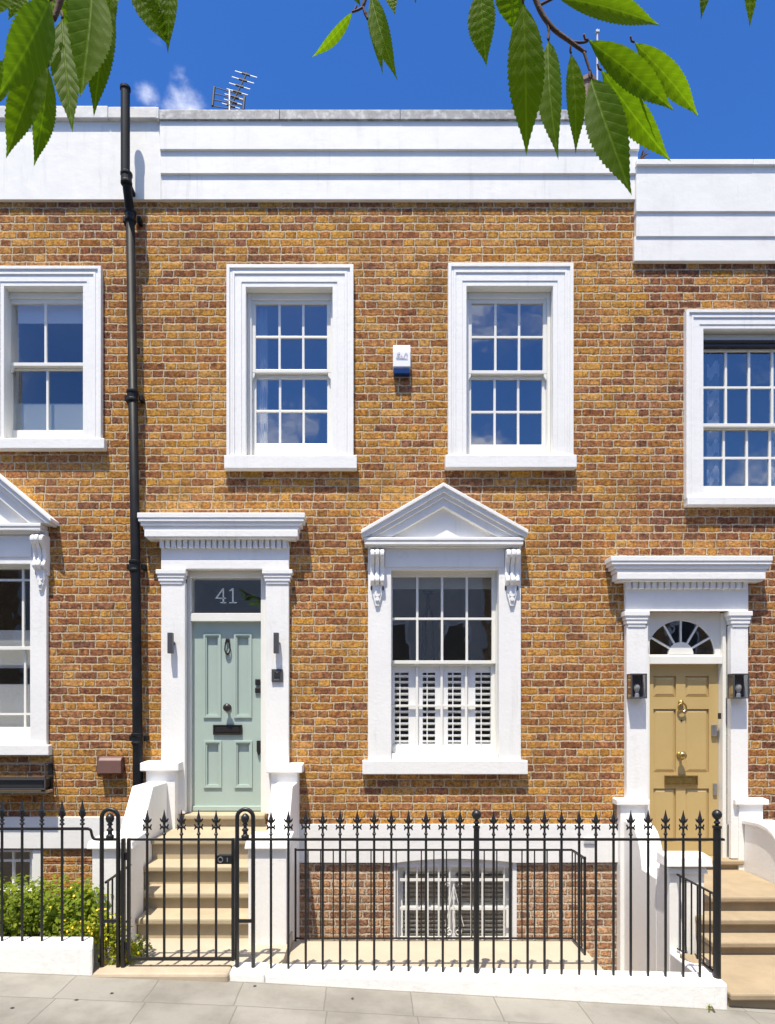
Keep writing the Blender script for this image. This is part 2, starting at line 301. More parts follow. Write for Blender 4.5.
# ------------------------------------------------------------------ mesh helpers
ORG = {}
def tag(o, label=None, cat=None, group=None, kind=None):
    if label: o['label'] = label
    if cat: o['category'] = cat
    if group: o['group'] = group
    if kind: o['kind'] = kind
    return o
def thing(name, label, cat, loc=(0, 0, 0), group=None):
    o = bpy.data.objects.new(name, None); COL.objects.link(o); o.location = loc; o.empty_display_size = 0.1
    ORG[o] = Vector(loc); return tag(o, label, cat, group)
class MB:
    def __init__(s): s.v = []; s.f = []; s.uv = {}
    def add(s, vs, fs):
        b = len(s.v); s.v += [tuple(v) for v in vs]; s.f += [tuple(b + i for i in f) for f in fs]; return s
    def hexa(s, p):      # four bottom corners (ccw from above) then four top corners
        return s.add(p, [(0, 3, 2, 1), (4, 5, 6, 7), (0, 1, 5, 4), (1, 2, 6, 5), (2, 3, 7, 6), (3, 0, 4, 7)])
    def box(s, x0, x1, y0, y1, z0, z1):
        x0, x1 = sorted((x0, x1)); y0, y1 = sorted((y0, y1)); z0, z1 = sorted((z0, z1))
        return s.hexa([(x0, y0, z0), (x1, y0, z0), (x1, y1, z0), (x0, y1, z0), (x0, y0, z1), (x1, y0, z1), (x1, y1, z1), (x0, y1, z1)])
    def prism(s, poly, axis, a, b):
        n = len(poly)
        def P(u, w, t): return {'x': (t, u, w), 'y': (u, t, w), 'z': (u, w, t)}[axis]
        vs = [P(u, w, a) for u, w in poly] + [P(u, w, b) for u, w in poly]
        return s.add(vs, [tuple(range(n)), tuple(range(2 * n - 1, n - 1, -1))] + [(i, i + n, (i + 1) % n + n, (i + 1) % n) for i in range(n)])
    def arch(s, x0, x1, z0, z1, ix0, ix1, iz1, y0, y1):     # three-sided surround open at the bottom
        return s.prism([(x0, z0), (x0, z1), (x1, z1), (x1, z0), (ix1, z0), (ix1, iz1), (ix0, iz1), (ix0, z0)], 'y', y0, y1)
    def ring(s, x0, x1, z0, z1, t, y0, y1, tb=None):
        tb = t if tb is None else tb
        o = [(x0, z0), (x1, z0), (x1, z1), (x0, z1)]; i = [(x0 + t, z0 + tb), (x1 - t, z0 + tb), (x1 - t, z1 - t), (x0 + t, z1 - t)]
        vs = [(u, y0, w) for u, w in o] + [(u, y0, w) for u, w in i] + [(u, y1, w) for u, w in o] + [(u, y1, w) for u, w in i]
        fs = []
        for k in range(4):
            j = (k + 1) % 4
            fs += [(k, j, j + 4, k + 4), (k + 8, k + 12, j + 12, j + 8), (k, k + 8, j + 8, j), (k + 4, j + 4, j + 12, k + 12)]
        return s.add(vs, fs)
    def lathe(s, c, prof, n=12, axis='z'):
        vs = []; c = Vector(c)
        for r, h in prof:
            for k in range(n):
                a = 2 * math.pi * k / n + math.pi / n
                p = {'z': (r * math.cos(a), r * math.sin(a), h), 'y': (r * math.cos(a), h, r * math.sin(a)), 'x': (h, r * math.cos(a), r * math.sin(a))}[axis]
                vs.append(c + Vector(p))
        m = len(prof); fs = [(i * n + k, i * n + (k + 1) % n, (i + 1) * n + (k + 1) % n, (i + 1) * n + k) for i in range(m - 1) for k in range(n)]
        fs += [tuple(range(n - 1, -1, -1)), tuple(range((m - 1) * n, m * n))]
        return s.add(vs, fs)
    def ball(s, c, r, n=12, sq=1.0):
        return s.lathe(c, [(max(1e-4, r * math.sin(math.pi * i / 8)), -r * sq * math.cos(math.pi * i / 8)) for i in range(9)], n)
    def tube(s, pts, r, n=8, closed=False):
        pts = [Vector(p) for p in pts]; m = len(pts); vs = []
        rs = r if isinstance(r, (list, tuple)) else [r] * m
        up = None
        for i, p in enumerate(pts):
            if closed: t = pts[(i + 1) % m] - pts[i - 1]
            else: t = pts[min(i + 1, m - 1)] - pts[max(i - 1, 0)]
            t.normalize()
            if up is None:
                up = Vector((0, 0, 1)) if abs(t.z) < 0.9 else Vector((1, 0, 0))
            a = t.cross(up); a.normalize(); b = t.cross(a); up = -b if b.dot(up) < 0 else b
            for k in range(n):
                th = 2 * math.pi * k / n + math.pi / n
                vs.append(p + (a * math.cos(th) + b * math.sin(th)) * rs[i])
        fs = [(i * n + k, i * n + (k + 1) % n, (i + 1) % m * n + (k + 1) % n, (i + 1) % m * n + k) for i in range(m if closed else m - 1) for k in range(n)]
        if not closed: fs += [tuple(range(n - 1, -1, -1)), tuple(range((m - 1) * n, m * n))]
        return s.add(vs, fs)
    def build(s, name, mat, parent=None, bevel=0.0, smooth=False, org=None, recalc=True):
        o0 = ORG.get(parent, Vector((0, 0, 0))) if parent else Vector(org or (0, 0, 0))
        me = bpy.data.meshes.new(name); me.from_pydata([tuple(Vector(v) - o0) for v in s.v], [], s.f)
        if recalc:
            bm = bmesh.new(); bm.from_mesh(me); bmesh.ops.recalc_face_normals(bm, faces=bm.faces); bm.to_mesh(me); bm.free()
        if smooth:
            for p in me.polygons: p.use_smooth = True
        me.materials.append(mat if not isinstance(mat, str) else M[mat]); me.update()
        o = bpy.data.objects.new(name, me); COL.objects.link(o)
        if parent: o.parent = parent
        else: o.location = o0
        ORG[o] = o0
        if bevel:
            b = o.modifiers.new('bevel', 'BEVEL'); b.width = bevel; b.segments = 2; b.limit_method = 'ANGLE'; b.angle_limit = R(35)
        return o
def copy_tree(o, parent=None, at=None):
    c = o.copy(); COL.objects.link(c)
    if parent: c.parent = parent
    if at is not None: c.location = at
    for ch in o.children: copy_tree(ch, c)
    return c
def spline(pts, n=6):
    pts = [Vector(p) for p in pts]; out = []
    for i in range(len(pts) - 1):
        p0 = pts[max(i - 1, 0)]; p1 = pts[i]; p2 = pts[i + 1]; p3 = pts[min(i + 2, len(pts) - 1)]
        for k in range(n):
            t = k / n
            out.append(0.5 * ((2 * p1) + (p2 - p0) * t + (2 * p0 - 5 * p1 + 4 * p2 - p3) * t * t + (3 * p1 - p0 - 3 * p2 + p3) * t ** 3))
    out.append(pts[-1]); return out
def arc(cx, cz, r, a0, a1, n):
    return [(cx + r * math.cos(R(a0 + (a1 - a0) * i / n)), cz + r * math.sin(R(a0 + (a1 - a0) * i / n))) for i in range(n + 1)]
def wall_mesh(x0, x1, z0, z1, holes, y0=0.0, y1=0.30):
    xs = sorted({x0, x1, *[h[0] for h in holes], *[h[1] for h in holes]}); zs = sorted({z0, z1, *[h[2] for h in holes], *[h[3] for h in holes]})
    xs = [x for x in xs if x0 <= x <= x1]; zs = [z for z in zs if z0 <= z <= z1]
    def solid(i, j):
        if not (0 <= i < len(xs) - 1 and 0 <= j < len(zs) - 1): return False
        cx = (xs[i] + xs[i + 1]) / 2; cz = (zs[j] + zs[j + 1]) / 2
        return not any(h[0] < cx < h[1] and h[2] < cz < h[3] for h in holes)
    m = MB()
    for i in range(len(xs) - 1):
        for j in range(len(zs) - 1):
            if not solid(i, j): continue
            a, b, c, d = xs[i], xs[i + 1], zs[j], zs[j + 1]
            m.add([(a, y0, c), (b, y0, c), (b, y0, d), (a, y0, d)], [(0, 1, 2, 3)]); m.add([(a, y1, c), (a, y1, d), (b, y1, d), (b, y1, c)], [(0, 1, 2, 3)])
            if not solid(i - 1, j): m.add([(a, y0, c), (a, y0, d), (a, y1, d), (a, y1, c)], [(0, 1, 2, 3)])
            if not solid(i + 1, j): m.add([(b, y0, c), (b, y1, c), (b, y1, d), (b, y0, d)], [(0, 1, 2, 3)])
            if not solid(i, j - 1): m.add([(a, y0, c), (a, y1, c), (b, y1, c), (b, y0, c)], [(0, 1, 2, 3)])
            if not solid(i, j + 1): m.add([(a, y0, d), (b, y0, d), (b, y1, d), (a, y1, d)], [(0, 1, 2, 3)])
    return m
# ------------------------------------------------------------------ the ground
def gz(x): return -0.075 - 0.058 * (x + 0.9) if x > -0.9 else -0.075 - 0.040 * (x + 0.9)      # the street falls to the right
def sheet(name, x0, x1, y0, y1, off, mat, nx=1, thick=0.3):
    m = MB(); xm = -0.9
    for x0, x1 in ((x0, xm), (xm, x1)): m.hexa([(x0, y0, gz(x0) + off - thick), (x1, y0, gz(x1) + off - thick), (x1, y1, gz(x1) + off - thick), (x0, y1, gz(x0) + off - thick),
                      (x0, y0, gz(x0) + off), (x1, y0, gz(x1) + off), (x1, y1, gz(x1) + off), (x0, y1, gz(x0) + off)])
    return tag(m.build(name, mat), kind='structure')
g = MB(); g.add([(-900, -900, -4.2), (900, -900, -4.2), (900, 900, -4.2), (-900, 900, -4.2)], [(0, 1, 2, 3)])
tag(g.build('ground', 'soil'), kind='structure')
sheet('pavement', -22, 22, -4.30, -2.0, 0.0, 'paving')
sheet('kerb', -22, 22, -4.45, -4.302, 0.003, 'kerb')
sheet('road', -22, 22, -11.2, -4.452, -0.12, 'asphalt')
sheet('far_kerb', -22, 22, -11.35, -11.202, 0.003, 'kerb')
sheet('far_pavement', -22, 22, -14.5, -11.352, 0.0, 'paving')

# ------------------------------------------------------------------ house builders
def room(parent, x0, x1, z0, z1, e=0.25, depth=2.2, y0=0.26):
    m = MB(); x0 -= e; x1 += e; z0 -= e; z1 += e; y1 = y0 + depth
    m.add([(x0, y0, z0), (x1, y0, z0), (x1, y1, z0), (x0, y1, z0), (x0, y0, z1), (x1, y0, z1), (x1, y1, z1), (x0, y1, z1)],
          [(0, 3, 2, 1), (4, 5, 6, 7), (1, 2, 6, 5), (2, 3, 7, 6), (3, 0, 4, 7)])
    return m.build('interior', 'interior', parent, recalc=False)
def opening(px0, px1, py0, py1): return (PX(px0), PX(px1), PZ(py1), PZ(py0))          # x0, x1, z0, z1
def hole(op, e=0.01): return (op[0] - e, op[1] + e, op[2] - e, op[3] + e)
def bars(m, x0, x1, z0, z1, cols, rows, y, w=0.026, d=0.03, margins=None):
    xs = [x0 + (x1 - x0) * k / cols for k in range(1, cols)] if margins is None else margins
    for x in xs: m.box(x - w / 2, x + w / 2, y, y + d, z0 - 0.004, z1 + 0.004)
    for k in range(1, rows):
        z = z0 + (z1 - z0) * k / rows
        m.box(x0 - 0.004, x1 + 0.004, y + 0.0025, y + d - 0.003, z - w / 2, z + w / 2)
def sash_window(house, op, gx, uy, ly, cols, rows, gmat='glass', botrail=None, margins=None, lrows=None, horns=True, wood='white_wood', lowmat=None):
    """op: opening (x0,x1,z0,z1); gx: glass px left, right; uy / ly: glass px top, bottom of upper / lower sash"""
    x0, x1, z0, z1 = op; YU, YL = 0.085, 0.128
    a, b = PX(gx[0], YU), PX(gx[1], YU); ut, ub = PZ(uy[0], YU), PZ(uy[1], YU); lt, lb = PZ(ly[0], YL), PZ(ly[1], YL)
    f = MB()
    f.ring(x0 - 0.02, x1 + 0.02, z0 - 0.02, z1 + 0.02, 0.02, 0.007, 0.27)                       # reveal lining
    st = 0.042                                                                                # sash stile
    if a - st - x0 > 0.006: f.box(x0 + 0.001, a - st, 0.06, 0.2, z0 + 0.001, z1 - 0.001)
    if x1 - (b + st) > 0.006: f.box(b + st, x1 - 0.001, 0.06, 0.2, z0 + 0.001, z1 - 0.001)
    xl, xr = max(a - st, x0 + 0.001), min(b + st, x1 - 0.001)
    if z1 - ut > 0.05: f.box(xl + 0.001, xr - 0.001, 0.063, 0.2, ut + 0.04, z1 - 0.001)
    w = house_frame = f.build('window', wood, house, bevel=0.004)
    u = MB()                                                                                   # upper sash
    u.box(xl, a, YU, YU + 0.04, ub - 0.035, ut + 0.04); u.box(b, xr, YU, YU + 0.04, ub - 0.035, ut + 0.04)
    u.box(a, b, YU + 0.001, YU + 0.039, ut, ut + 0.04); u.box(a, b, YU - 0.004, YU + 0.039, ub - 0.038, ub)
    bars(u, a, b, ub, ut, cols, rows, YU + 0.004, margins=margins)
    if horns:
        for xx, sg in ((xl, 1), (xr, -1)): u.prism([(xx, ub - 0.035), (xx + sg * 0.034, ub - 0.035), (xx + sg * 0.03, ub - 0.07), (xx + sg * 0.012, ub - 0.095), (xx, ub - 0.105)], 'y', YU + 0.002, YU + 0.037)
    u.build('sash', wood, w, bevel=0.003)
    l = MB()
    l.box(xl, a, YL, YL + 0.04, z0 + 0.001, lt + 0.045); l.box(b, xr, YL, YL + 0.04, z0 + 0.001, lt + 0.045)
    l.box(a, b, YL + 0.001, YL + 0.039, lt, lt + 0.045); l.box(a, b, YL - 0.001, YL + 0.039, z0 + 0.001, lb)
    bars(l, a, b, lb, lt, cols, lrows or rows, YL + 0.004, margins=margins)
    l.build('sash', wood, w, bevel=0.003)
    gl = MB(); e = 0.01
    gl.add([(a - e, YU + 0.022, ub - e), (b + e, YU + 0.022, ub - e), (b + e, YU + 0.022, ut + e), (a - e, YU + 0.022, ut + e)], [(0, 1, 2, 3)])
    gl.build('glass', gmat, w); gl = MB()
    gl.add([(a - e, YL + 0.022, lb - e), (b + e, YL + 0.022, lb - e), (b + e, YL + 0.022, lt + e), (a - e, YL + 0.022, lt + e)], [(0, 1, 2, 3)])
    gl.build('glass', lowmat or gmat, w)
    room(w, x0, x1, z0, z1)
    return w
def architrave(win, out, op, sill, sillpx, proj=0.07):
    """stepped surround; out = outer px (x0,x1,ytop); sillpx = (x0,x1,y0,y1)"""
    Y = -0.045; X0, X1, ZT = EL(out[0], -.06), ER(out[1], -.06), PZ(out[2], Y); zb = PZ(sillpx[2], -0.06) - 0.02
    m = MB(); x0, x1, z0, z1 = op
    wl = x0 - X0; wr = X1 - x1; wt = ZT - z1
    fr = [0, .17, .30, .42, .78, 1.0]; ys = [-0.075, -0.058, -0.066, -0.045, -0.03]
    # from the outside in: bead, cove, fillet, broad fascia, inner bead
    ys = [-0.068, -0.054, -0.058, -0.048, -0.041]
    for k in range(5):
        p, q = fr[k], fr[k + 1]
        m.arch(X0 + wl * p, X1 - wr * p, zb, ZT - wt * p, X0 + wl * q, X1 - wr * q, ZT - wt * q, ys[k], 0.006)
    m.build('surround', 'white', win, bevel=0.004)
    s = MB(); Ys = -0.085; sa, sb, sz, st_ = EL(sillpx[0], Ys), ER(sillpx[1], Ys), PZ(sillpx[3], Ys), PZ(sillpx[2], Ys)
    s.hexa([(sa, Ys, sz), (sb, Ys, sz), (sb, 0.12, sz), (sa, 0.12, sz), (sa, Ys, st_), (sb, Ys, st_), (sb, 0.12, st_ + .02), (sa, 0.12, st_ + .02)])
    s.build('sill', 'white', win, bevel=0.008)
def console(win, pxc, y0, y1, w=0.155):
    """carved scroll bracket under a pediment"""
    Y = -0.09; xc = PX(pxc, Y); zt, zb = PZ(y0, -0.09), PZ(y1, -0.07); h = zt - zb
    m = MB()
    m.box(xc - w / 2, xc + w / 2, -0.05, 0.0, zt - h * .72, zt)
    prof = [(-0.04, 0), (-0.135, -0.02), (-0.150, -0.06), (-0.150, -0.13), (-0.135, -0.19), (-0.105, -0.25), (-0.09, -0.32), (-0.085, -0.40), (-0.095, -0.45), (-0.105, -0.50), (-0.105, -0.56), (-0.09, -0.61), (-0.06, -0.64), (-0.04, -0.64)]
    for k in range(3):                                   # three rolls side by side
        xa = xc - w / 2 + w * k / 3; g = 0.012 if k == 1 else 0.0
        m.prism([(y - g if y < -0.05 else y, zt + z * h) for y, z in prof], 'x', xa + 0.003, xa + w / 3 - 0.003)
        m.lathe((xa + w / 6, -0.118 - g, zt - 0.10 * h), [(0.052, -w / 6 + 0.004), (0.056, 0), (0.052, w / 6 - 0.004)], 14, 'x')
        m.lathe((xa + w / 6, -0.088 - g, zt - 0.55 * h), [(0.034, -w / 6 + 0.004), (0.038, 0), (0.034, w / 6 - 0.004)], 14, 'x')
    m.prism([(xc - w * .36, zt - .62 * h), (xc + w * .36, zt - .62 * h), (xc + w * .33, zt - .80 * h), (xc + w * .12, zb), (xc - w * .12, zb), (xc - w * .33, zt - .80 * h)], 'y', -0.075, -0.03)
    m.lathe((xc, -0.075, zt - .79 * h), [(0.034, -0.012), (0.030, 0.0), (0.01, 0.01)], 10, 'y')
    m.lathe((xc, -0.078, zt - .88 * h), [(0.024, -0.012), (0.02, 0.0), (0.008, 0.01)], 10, 'y')
    m.build('console', 'white', win, bevel=0.004)
def pediment(win, xl, xa, xr, ya, yc, yb, cornice, friez):
    """raking cornice from the apex (xa,ya) to the corners at height yc; yb = top of the level cornice"""
    m = MB(); 
    def vee(t0, t1, il, ir, Y, y1=0.0):
        # band between t0 and t1 px below the raking line, cut level at yb
        def line(x, t): return (ya + (yc - ya) * abs(x - xa) / (xa - xl if x < xa else xr - xa)) + t
        def end(sgn, xe):
            top, bot = line(xe, t0), line(xe, t1)
            k = (yc - ya) / ((xa - xl) if sgn < 0 else (xr - xa))
            if bot <= yb: return [(xe, top), (xe, bot)]
            xb = xa + sgn * (yb - ya - t1) / k
            if top >= yb: xt = xa + sgn * (yb - ya - t0) / k; return [(xt, yb), (xb, yb)]
            return [(xe, top), (xe, yb), (xb, yb)]
        L, Rr = end(-1, il), end(1, ir)
        poly = [(xa, ya + t0)] + L + [(xa, ya + t1)] + Rr[::-1]
        m.prism([(PX(x, Y), PZ(y, Y)) for x, y in poly], 'y', Y, y1)
    vee(0, 4, xl, xr, -0.200); vee(4.02, 9.5, xl + 1, xr - 1, -0.178); vee(9.52, 15, xl + 2, xr - 2, -0.145); vee(15.02, 24, xl + 5, xr - 5, -0.118)
    k = (yc - ya)
    t = 23.0; hl = (yb - ya - t) / (k / (xa - xl)); hr = (yb - ya - t) / (k / (xr - xa))
    m.prism([(PX(xa - hl - 2, -.04), PZ(yb + 1, -.04)), (PX(xa + hr + 2, -.04), PZ(yb + 1, -.04)), (PX(xa, -.04), PZ(ya + t - 1.5, -.04))], 'y', -0.045, 0.0)
    x0, x1, y0, y1 = cornice
    for (a, b, c, d, Y) in ((x0, x1, y0, y0 + 3.2, -0.168), (x0 + .6, x1 - .6, y0 + 3.25, y1 - 2, -0.160), (x0 + 4, x1 - 4, y1 - 1.95, y1 + 1, -0.11)):
        m.box(EL(a, Y), ER(b, Y), Y, 0.0, PZ(d, Y), PZ(c, Y))
    m.build('pediment', 'white', win, bevel=0.005)

# ------------------------------------------------------------------ the three houses
XB0, XB1 = PX(129), PX(636)                               # party lines
def house(label, x0, x1, zpar, z1, holes, bm):
    h = thing('terraced_house', label, 'house', ((x0 + x1) / 2, 0, 0))
    wall_mesh(x0, x1, PZ(861), zpar, holes).build('wall', bm, h)
    return h
Zc, Zr = PZ(199), PZ(262)
# ---- number 41
wl_op = opening(246.5, 332.7, 289.5, 455); wr_op = opening(466, 552, 288.5, 454.5); wg_op = opening(391, 498, 570.5, 757)
bw_op = (PX(395.5), PX(515), -1.0, PZ(859))
dr_op = (-1.985, -1.092, 0.80, PZ(570, 0))
h41 = house('brown brick terraced house in the middle, with the sage green door numbered 41', XB0, XB1, Zc, 0,
            [hole(wl_op), hole(wr_op), hole(wg_op), dr_op, (bw_op[0], bw_op[1], PZ(861) - 1, bw_op[3])], 'brick')
bwall = wall_mesh(XB0, XB1, -1.45, PZ(861) - 0.0, [(bw_op[0], bw_op[1], bw_op[2], 5)], 0.004, 0.30); bwall.build('basement_wall', 'brick_base', h41)
w = sash_window(h41, wl_op, (255.7, 327), (304, 369.5), (378.5, 443.5), 3, 2); architrave(w, (226.5, 353.6, 265.5), wl_op, 0, (224, 357, 455, 468.5))
w = sash_window(h41, wr_op, (471.8, 543), (303, 370.5), (379, 444.5), 3, 2); architrave(w, (447.5, 573.5, 264), wr_op, 0, (444.5, 577, 454.5, 467.5))
def ground_window(hs, op, gx, uy, ly, cols, rows, jamb, y_top, sill, gmat, friez, **kw):
    w = sash_window(hs, op, gx, uy, ly, cols, rows, gmat, horns=False, **kw)
    m = MB(); Y = -0.05
    m.arch(EL(jamb[0], Y), ER(jamb[1], Y), PZ(sill[2], Y) - 0.02, PZ(y_top, Y), op[0], op[1], op[3], Y, 0.006)
    a, b = PX(jamb[0] + 17, Y), PX(jamb[1] - 17, Y)
    m.box(a, b, -0.062, -0.049, PZ(friez[1], Y), PZ(friez[0], Y))
    m.build('surround', 'white', w, bevel=0.004)
    s = MB(); Ys = -0.085
    s.box(EL(sill[0], Ys), ER(sill[1], Ys), Ys, 0.14, PZ(sill[3], Ys), PZ(sill[2], Ys)); s.build('sill', 'white', w, bevel=0.008)
    return w
wg = ground_window(h41, wg_op, (392.5, 491.8), (587 - 10, 660.5), (666, 745.5), 4, 2, (368, 521), 540, (362.3, 528, 760.5, 774.5), 'glass_dark', (549, 567), lowmat='glass_low')
pediment(wg, 361, 443.7, 528.5, 482.3, 529.6, 536.5, (364, 524, 537, 546.5), None)
console(wg, 377.3, 549.5, 606); console(wg, 512.3, 549.5, 606)
ss = MB(); ss.box(wg_op[0] + 0.002, wg_op[1] - 0.002, -0.02, 0.127, PZ(762), PZ(753.5)); ss.build('sub_sill', 'white_wood', wg, bevel=0.004)
# plantation shutters across the lower half, in four leaves
for k in range(4):
    xa = wg_op[0] + 0.02 + (wg_op[1] - wg_op[0] - 0.04) * k / 4; xb = wg_op[0] + 0.02 + (wg_op[1] - wg_op[0] - 0.04) * (k + 1) / 4
    zb, zt = PZ(748, .2), PZ(664, .2); m = MB(); st = 0.05 if k in (1, 2) else 0.045
    la, lb = xa + st, xb - st
    if k == 0: la, lb = xa + 0.03, xb - 0.10
    if k == 1: la, lb = xa + 0.06, xb - 0.085
    if k == 2: la, lb = xa + 0.06, xb - 0.075
    if k == 3: la, lb = xa + 0.085, xb - 0.03
    m.box(xa, la, 0.176, 0.20, zb, zt); m.box(lb, xb - 0.003, 0.176, 0.20, zb, zt)
    zm = (zb + zt) / 2 - 0.01
    m.box(la, lb, 0.1775, 0.1985, zb, zb + 0.05); m.box(la, lb, 0.1775, 0.1985, zt - 0.10, zt); 
    n = 12
    for q in range(n):
        z = zb + 0.05 + (zt - 0.10 - zb - 0.05) * (q + 0.5) / n
        m.hexa([(la, 0.176, z - 0.010), (lb, 0.176, z - 0.010), (lb, 0.206, z - 0.024), (la, 0.206, z - 0.024), (la, 0.174, z + 0.006), (lb, 0.174, z + 0.006), (lb, 0.206, z - 0.014), (la, 0.206, z - 0.014)])
    xm = (la + lb) / 2 - 0.02; m.box(xm - 0.006, xm + 0.006, 0.1715, 0.1738, zb + 0.05, zt - 0.1)
    m.build('shutter', 'shutter', wg)
rb = MB(); rb.box(wg_op[0] + 0.02, wg_op[1] - 0.02, 0.2, 0.215, PZ(588, .2), wg_op[3]); rb.lathe((0, 0.2075, PZ(588, .2)), [(0.012, wg_op[0] + 0.02), (0.012, wg_op[1] - 0.02)], 8, 'x'); rb.build('roller_blind', 'curtain', wg)
# parapet
def parapet(h, x0, x1, bands, zc0, zc1, lead, mid='parapet', yb=0.3):
    m = MB()
    for (a, b, y0, y1, Y) in bands: m.box(a, b, Y, yb, PZ(y1, Y), PZ(y0, Y))
    p = m.build('parapet', mid, h, bevel=0.006)
    c = MB(); Y = -0.105
    nseg = max(1, int((x1 - x0) / 1.1))
    for k in range(nseg):
        a = x0 + (x1 - x0) * k / nseg; b = x0 + (x1 - x0) * (k + 1) / nseg; j = rnd.uniform(-.004, .004)
        c.hexa([(a, Y + j, PZ(zc1, Y)), (b - 0.002, Y + j, PZ(zc1, Y)), (b - 0.002, yb + 0.05, PZ(zc1, Y)), (a, yb + 0.05, PZ(zc1, Y)), (a, Y + j, PZ(zc0, Y) + j), (b - 0.002, Y + j, PZ(zc0, Y) + j), (b - 0.002, yb + 0.05, PZ(zc0, Y) + 0.05 + j), (a, yb + 0.05, PZ(zc0, Y) + 0.05 + j)])
    c.build('coping', lead, p, bevel=0.006)
    return p
xj = PX(162)
parapet(h41, xj, PX(640, -.06), [(xj, PX(639.6, -.085), 119, 149.5, -0.085), (xj, PX(638, -.062), 149.5, 173.5, -0.062), (xj, PX(635.2, -.04), 173.5, 199.6, -0.04)], 109.5, 119.5, 'lead')
pp = MB(); pp.box(XB0, xj, -0.042, 0.3, PZ(199.4, -.04), PZ(118, -.042)); pp.build('parapet', 'parapet', h41)
cc = MB(); cc.box(XB0 - 0.2, xj - 0.032, -0.085, 0.35, PZ(118, -.085), PZ(106.5, -.085)); cc.box(xj - 0.03, xj - .002, -0.109, 0.2, PZ(119.5, -.1), PZ(107.5, -.1)); cc.build('coping', 'coping', h41, bevel=0.008)
rf = MB(); rf.box(XB0, XB1, 0.3, 8.0, 7.95, 8.05); rf.box(XB0, XB0 + 0.3, 0.3, 8.0, -1, 7.94); rf.box(XB1 - 0.3, XB1, 0.3, 8.0, -1, 7.94); rf.box(XB0, XB1, 7.7, 8.0, -1, 7.94); rf.build('roof', 'slate', h41)
# white band over the basement, with a flat arch over the area window
bd = MB(); Y = -0.035; c0, c1 = PX(395.5, Y), PX(515, Y); zc, zt = PZ(863, Y), PZ(859, Y)
rad = ((c1 - c0) ** 2 / 4 + (zt - zc) ** 2) / (2 * (zt - zc)); ang = math.degrees(math.asin((c1 - c0) / 2 / rad))
pts = arc((c0 + c1) / 2, zt - rad, rad, 90 + ang, 90 - ang, 14)
xr_ = PX(624, Y)
bd.prism([(XB0 + 0.1, PZ(824.5, Y)), (XB0 + 0.1, PZ(862.5, Y))] + pts + [(xr_, PZ(862.5, Y)), (xr_, PZ(824.5, Y))], 'y', Y, 0.006); bd.build('plaster_band', 'white', h41, bevel=0.004)
# area window behind its grille
fr = MB(); x0, x1, z0, z1 = bw_op
fr.ring(x0 - 0.02, x1 + 0.02, z0 - 0.02, z1 + 0.02, 0.045, 0.0, 0.28); fr.box(x0 + .026, x1 - .026, 0.012, 0.16, z1 - 0.095, z1 - 0.02)
fr.ring(x0 + 0.03, x1 - 0.03, z0 + 0.03, z1 - 0.11, 0.06, 0.13, 0.18)
zmid = PZ(908, .13); fr.box(x0 + 0.09, x1 - 0.09, 0.125, 0.17, zmid - 0.025, zmid + 0.025)
xm = (x0 + x1) / 2
fr.box(xm - 0.06, xm + 0.02, 0.1295, 0.172, z0 + 0.09, z1 - 0.17)
for q in (0.3, 0.7):
    pass
baw = fr.build('window', 'white', h41, bevel=0.003)
g_ = MB(); g_.add([(x0, 0.15, z0), (x1, 0.15, z0), (x1, 0.15, z1), (x0, 0.15, z1)], [(0, 1, 2, 3)]); g_.build('glass', 'glass_dark', baw)
room(baw, x0, x1, z0, z1, e=0.1)
vb = MB()
for k in range(26):
    z = z0 + 0.06 + k * 0.05
    if z < z1 - 0.12: vb.hexa([(x0 + .03, .160, z), (x1 - .03, .160, z), (x1 - .03, .172, z - .02), (x0 + .03, .172, z - .02), (x0 + .03, .162, z + .012), (x1 - .03, .162, z + .012), (x1 - .03, .176, z - .014), (x0 + .03, .176, z - .014)])
vb.build('slatted_blind', 'blind', baw)

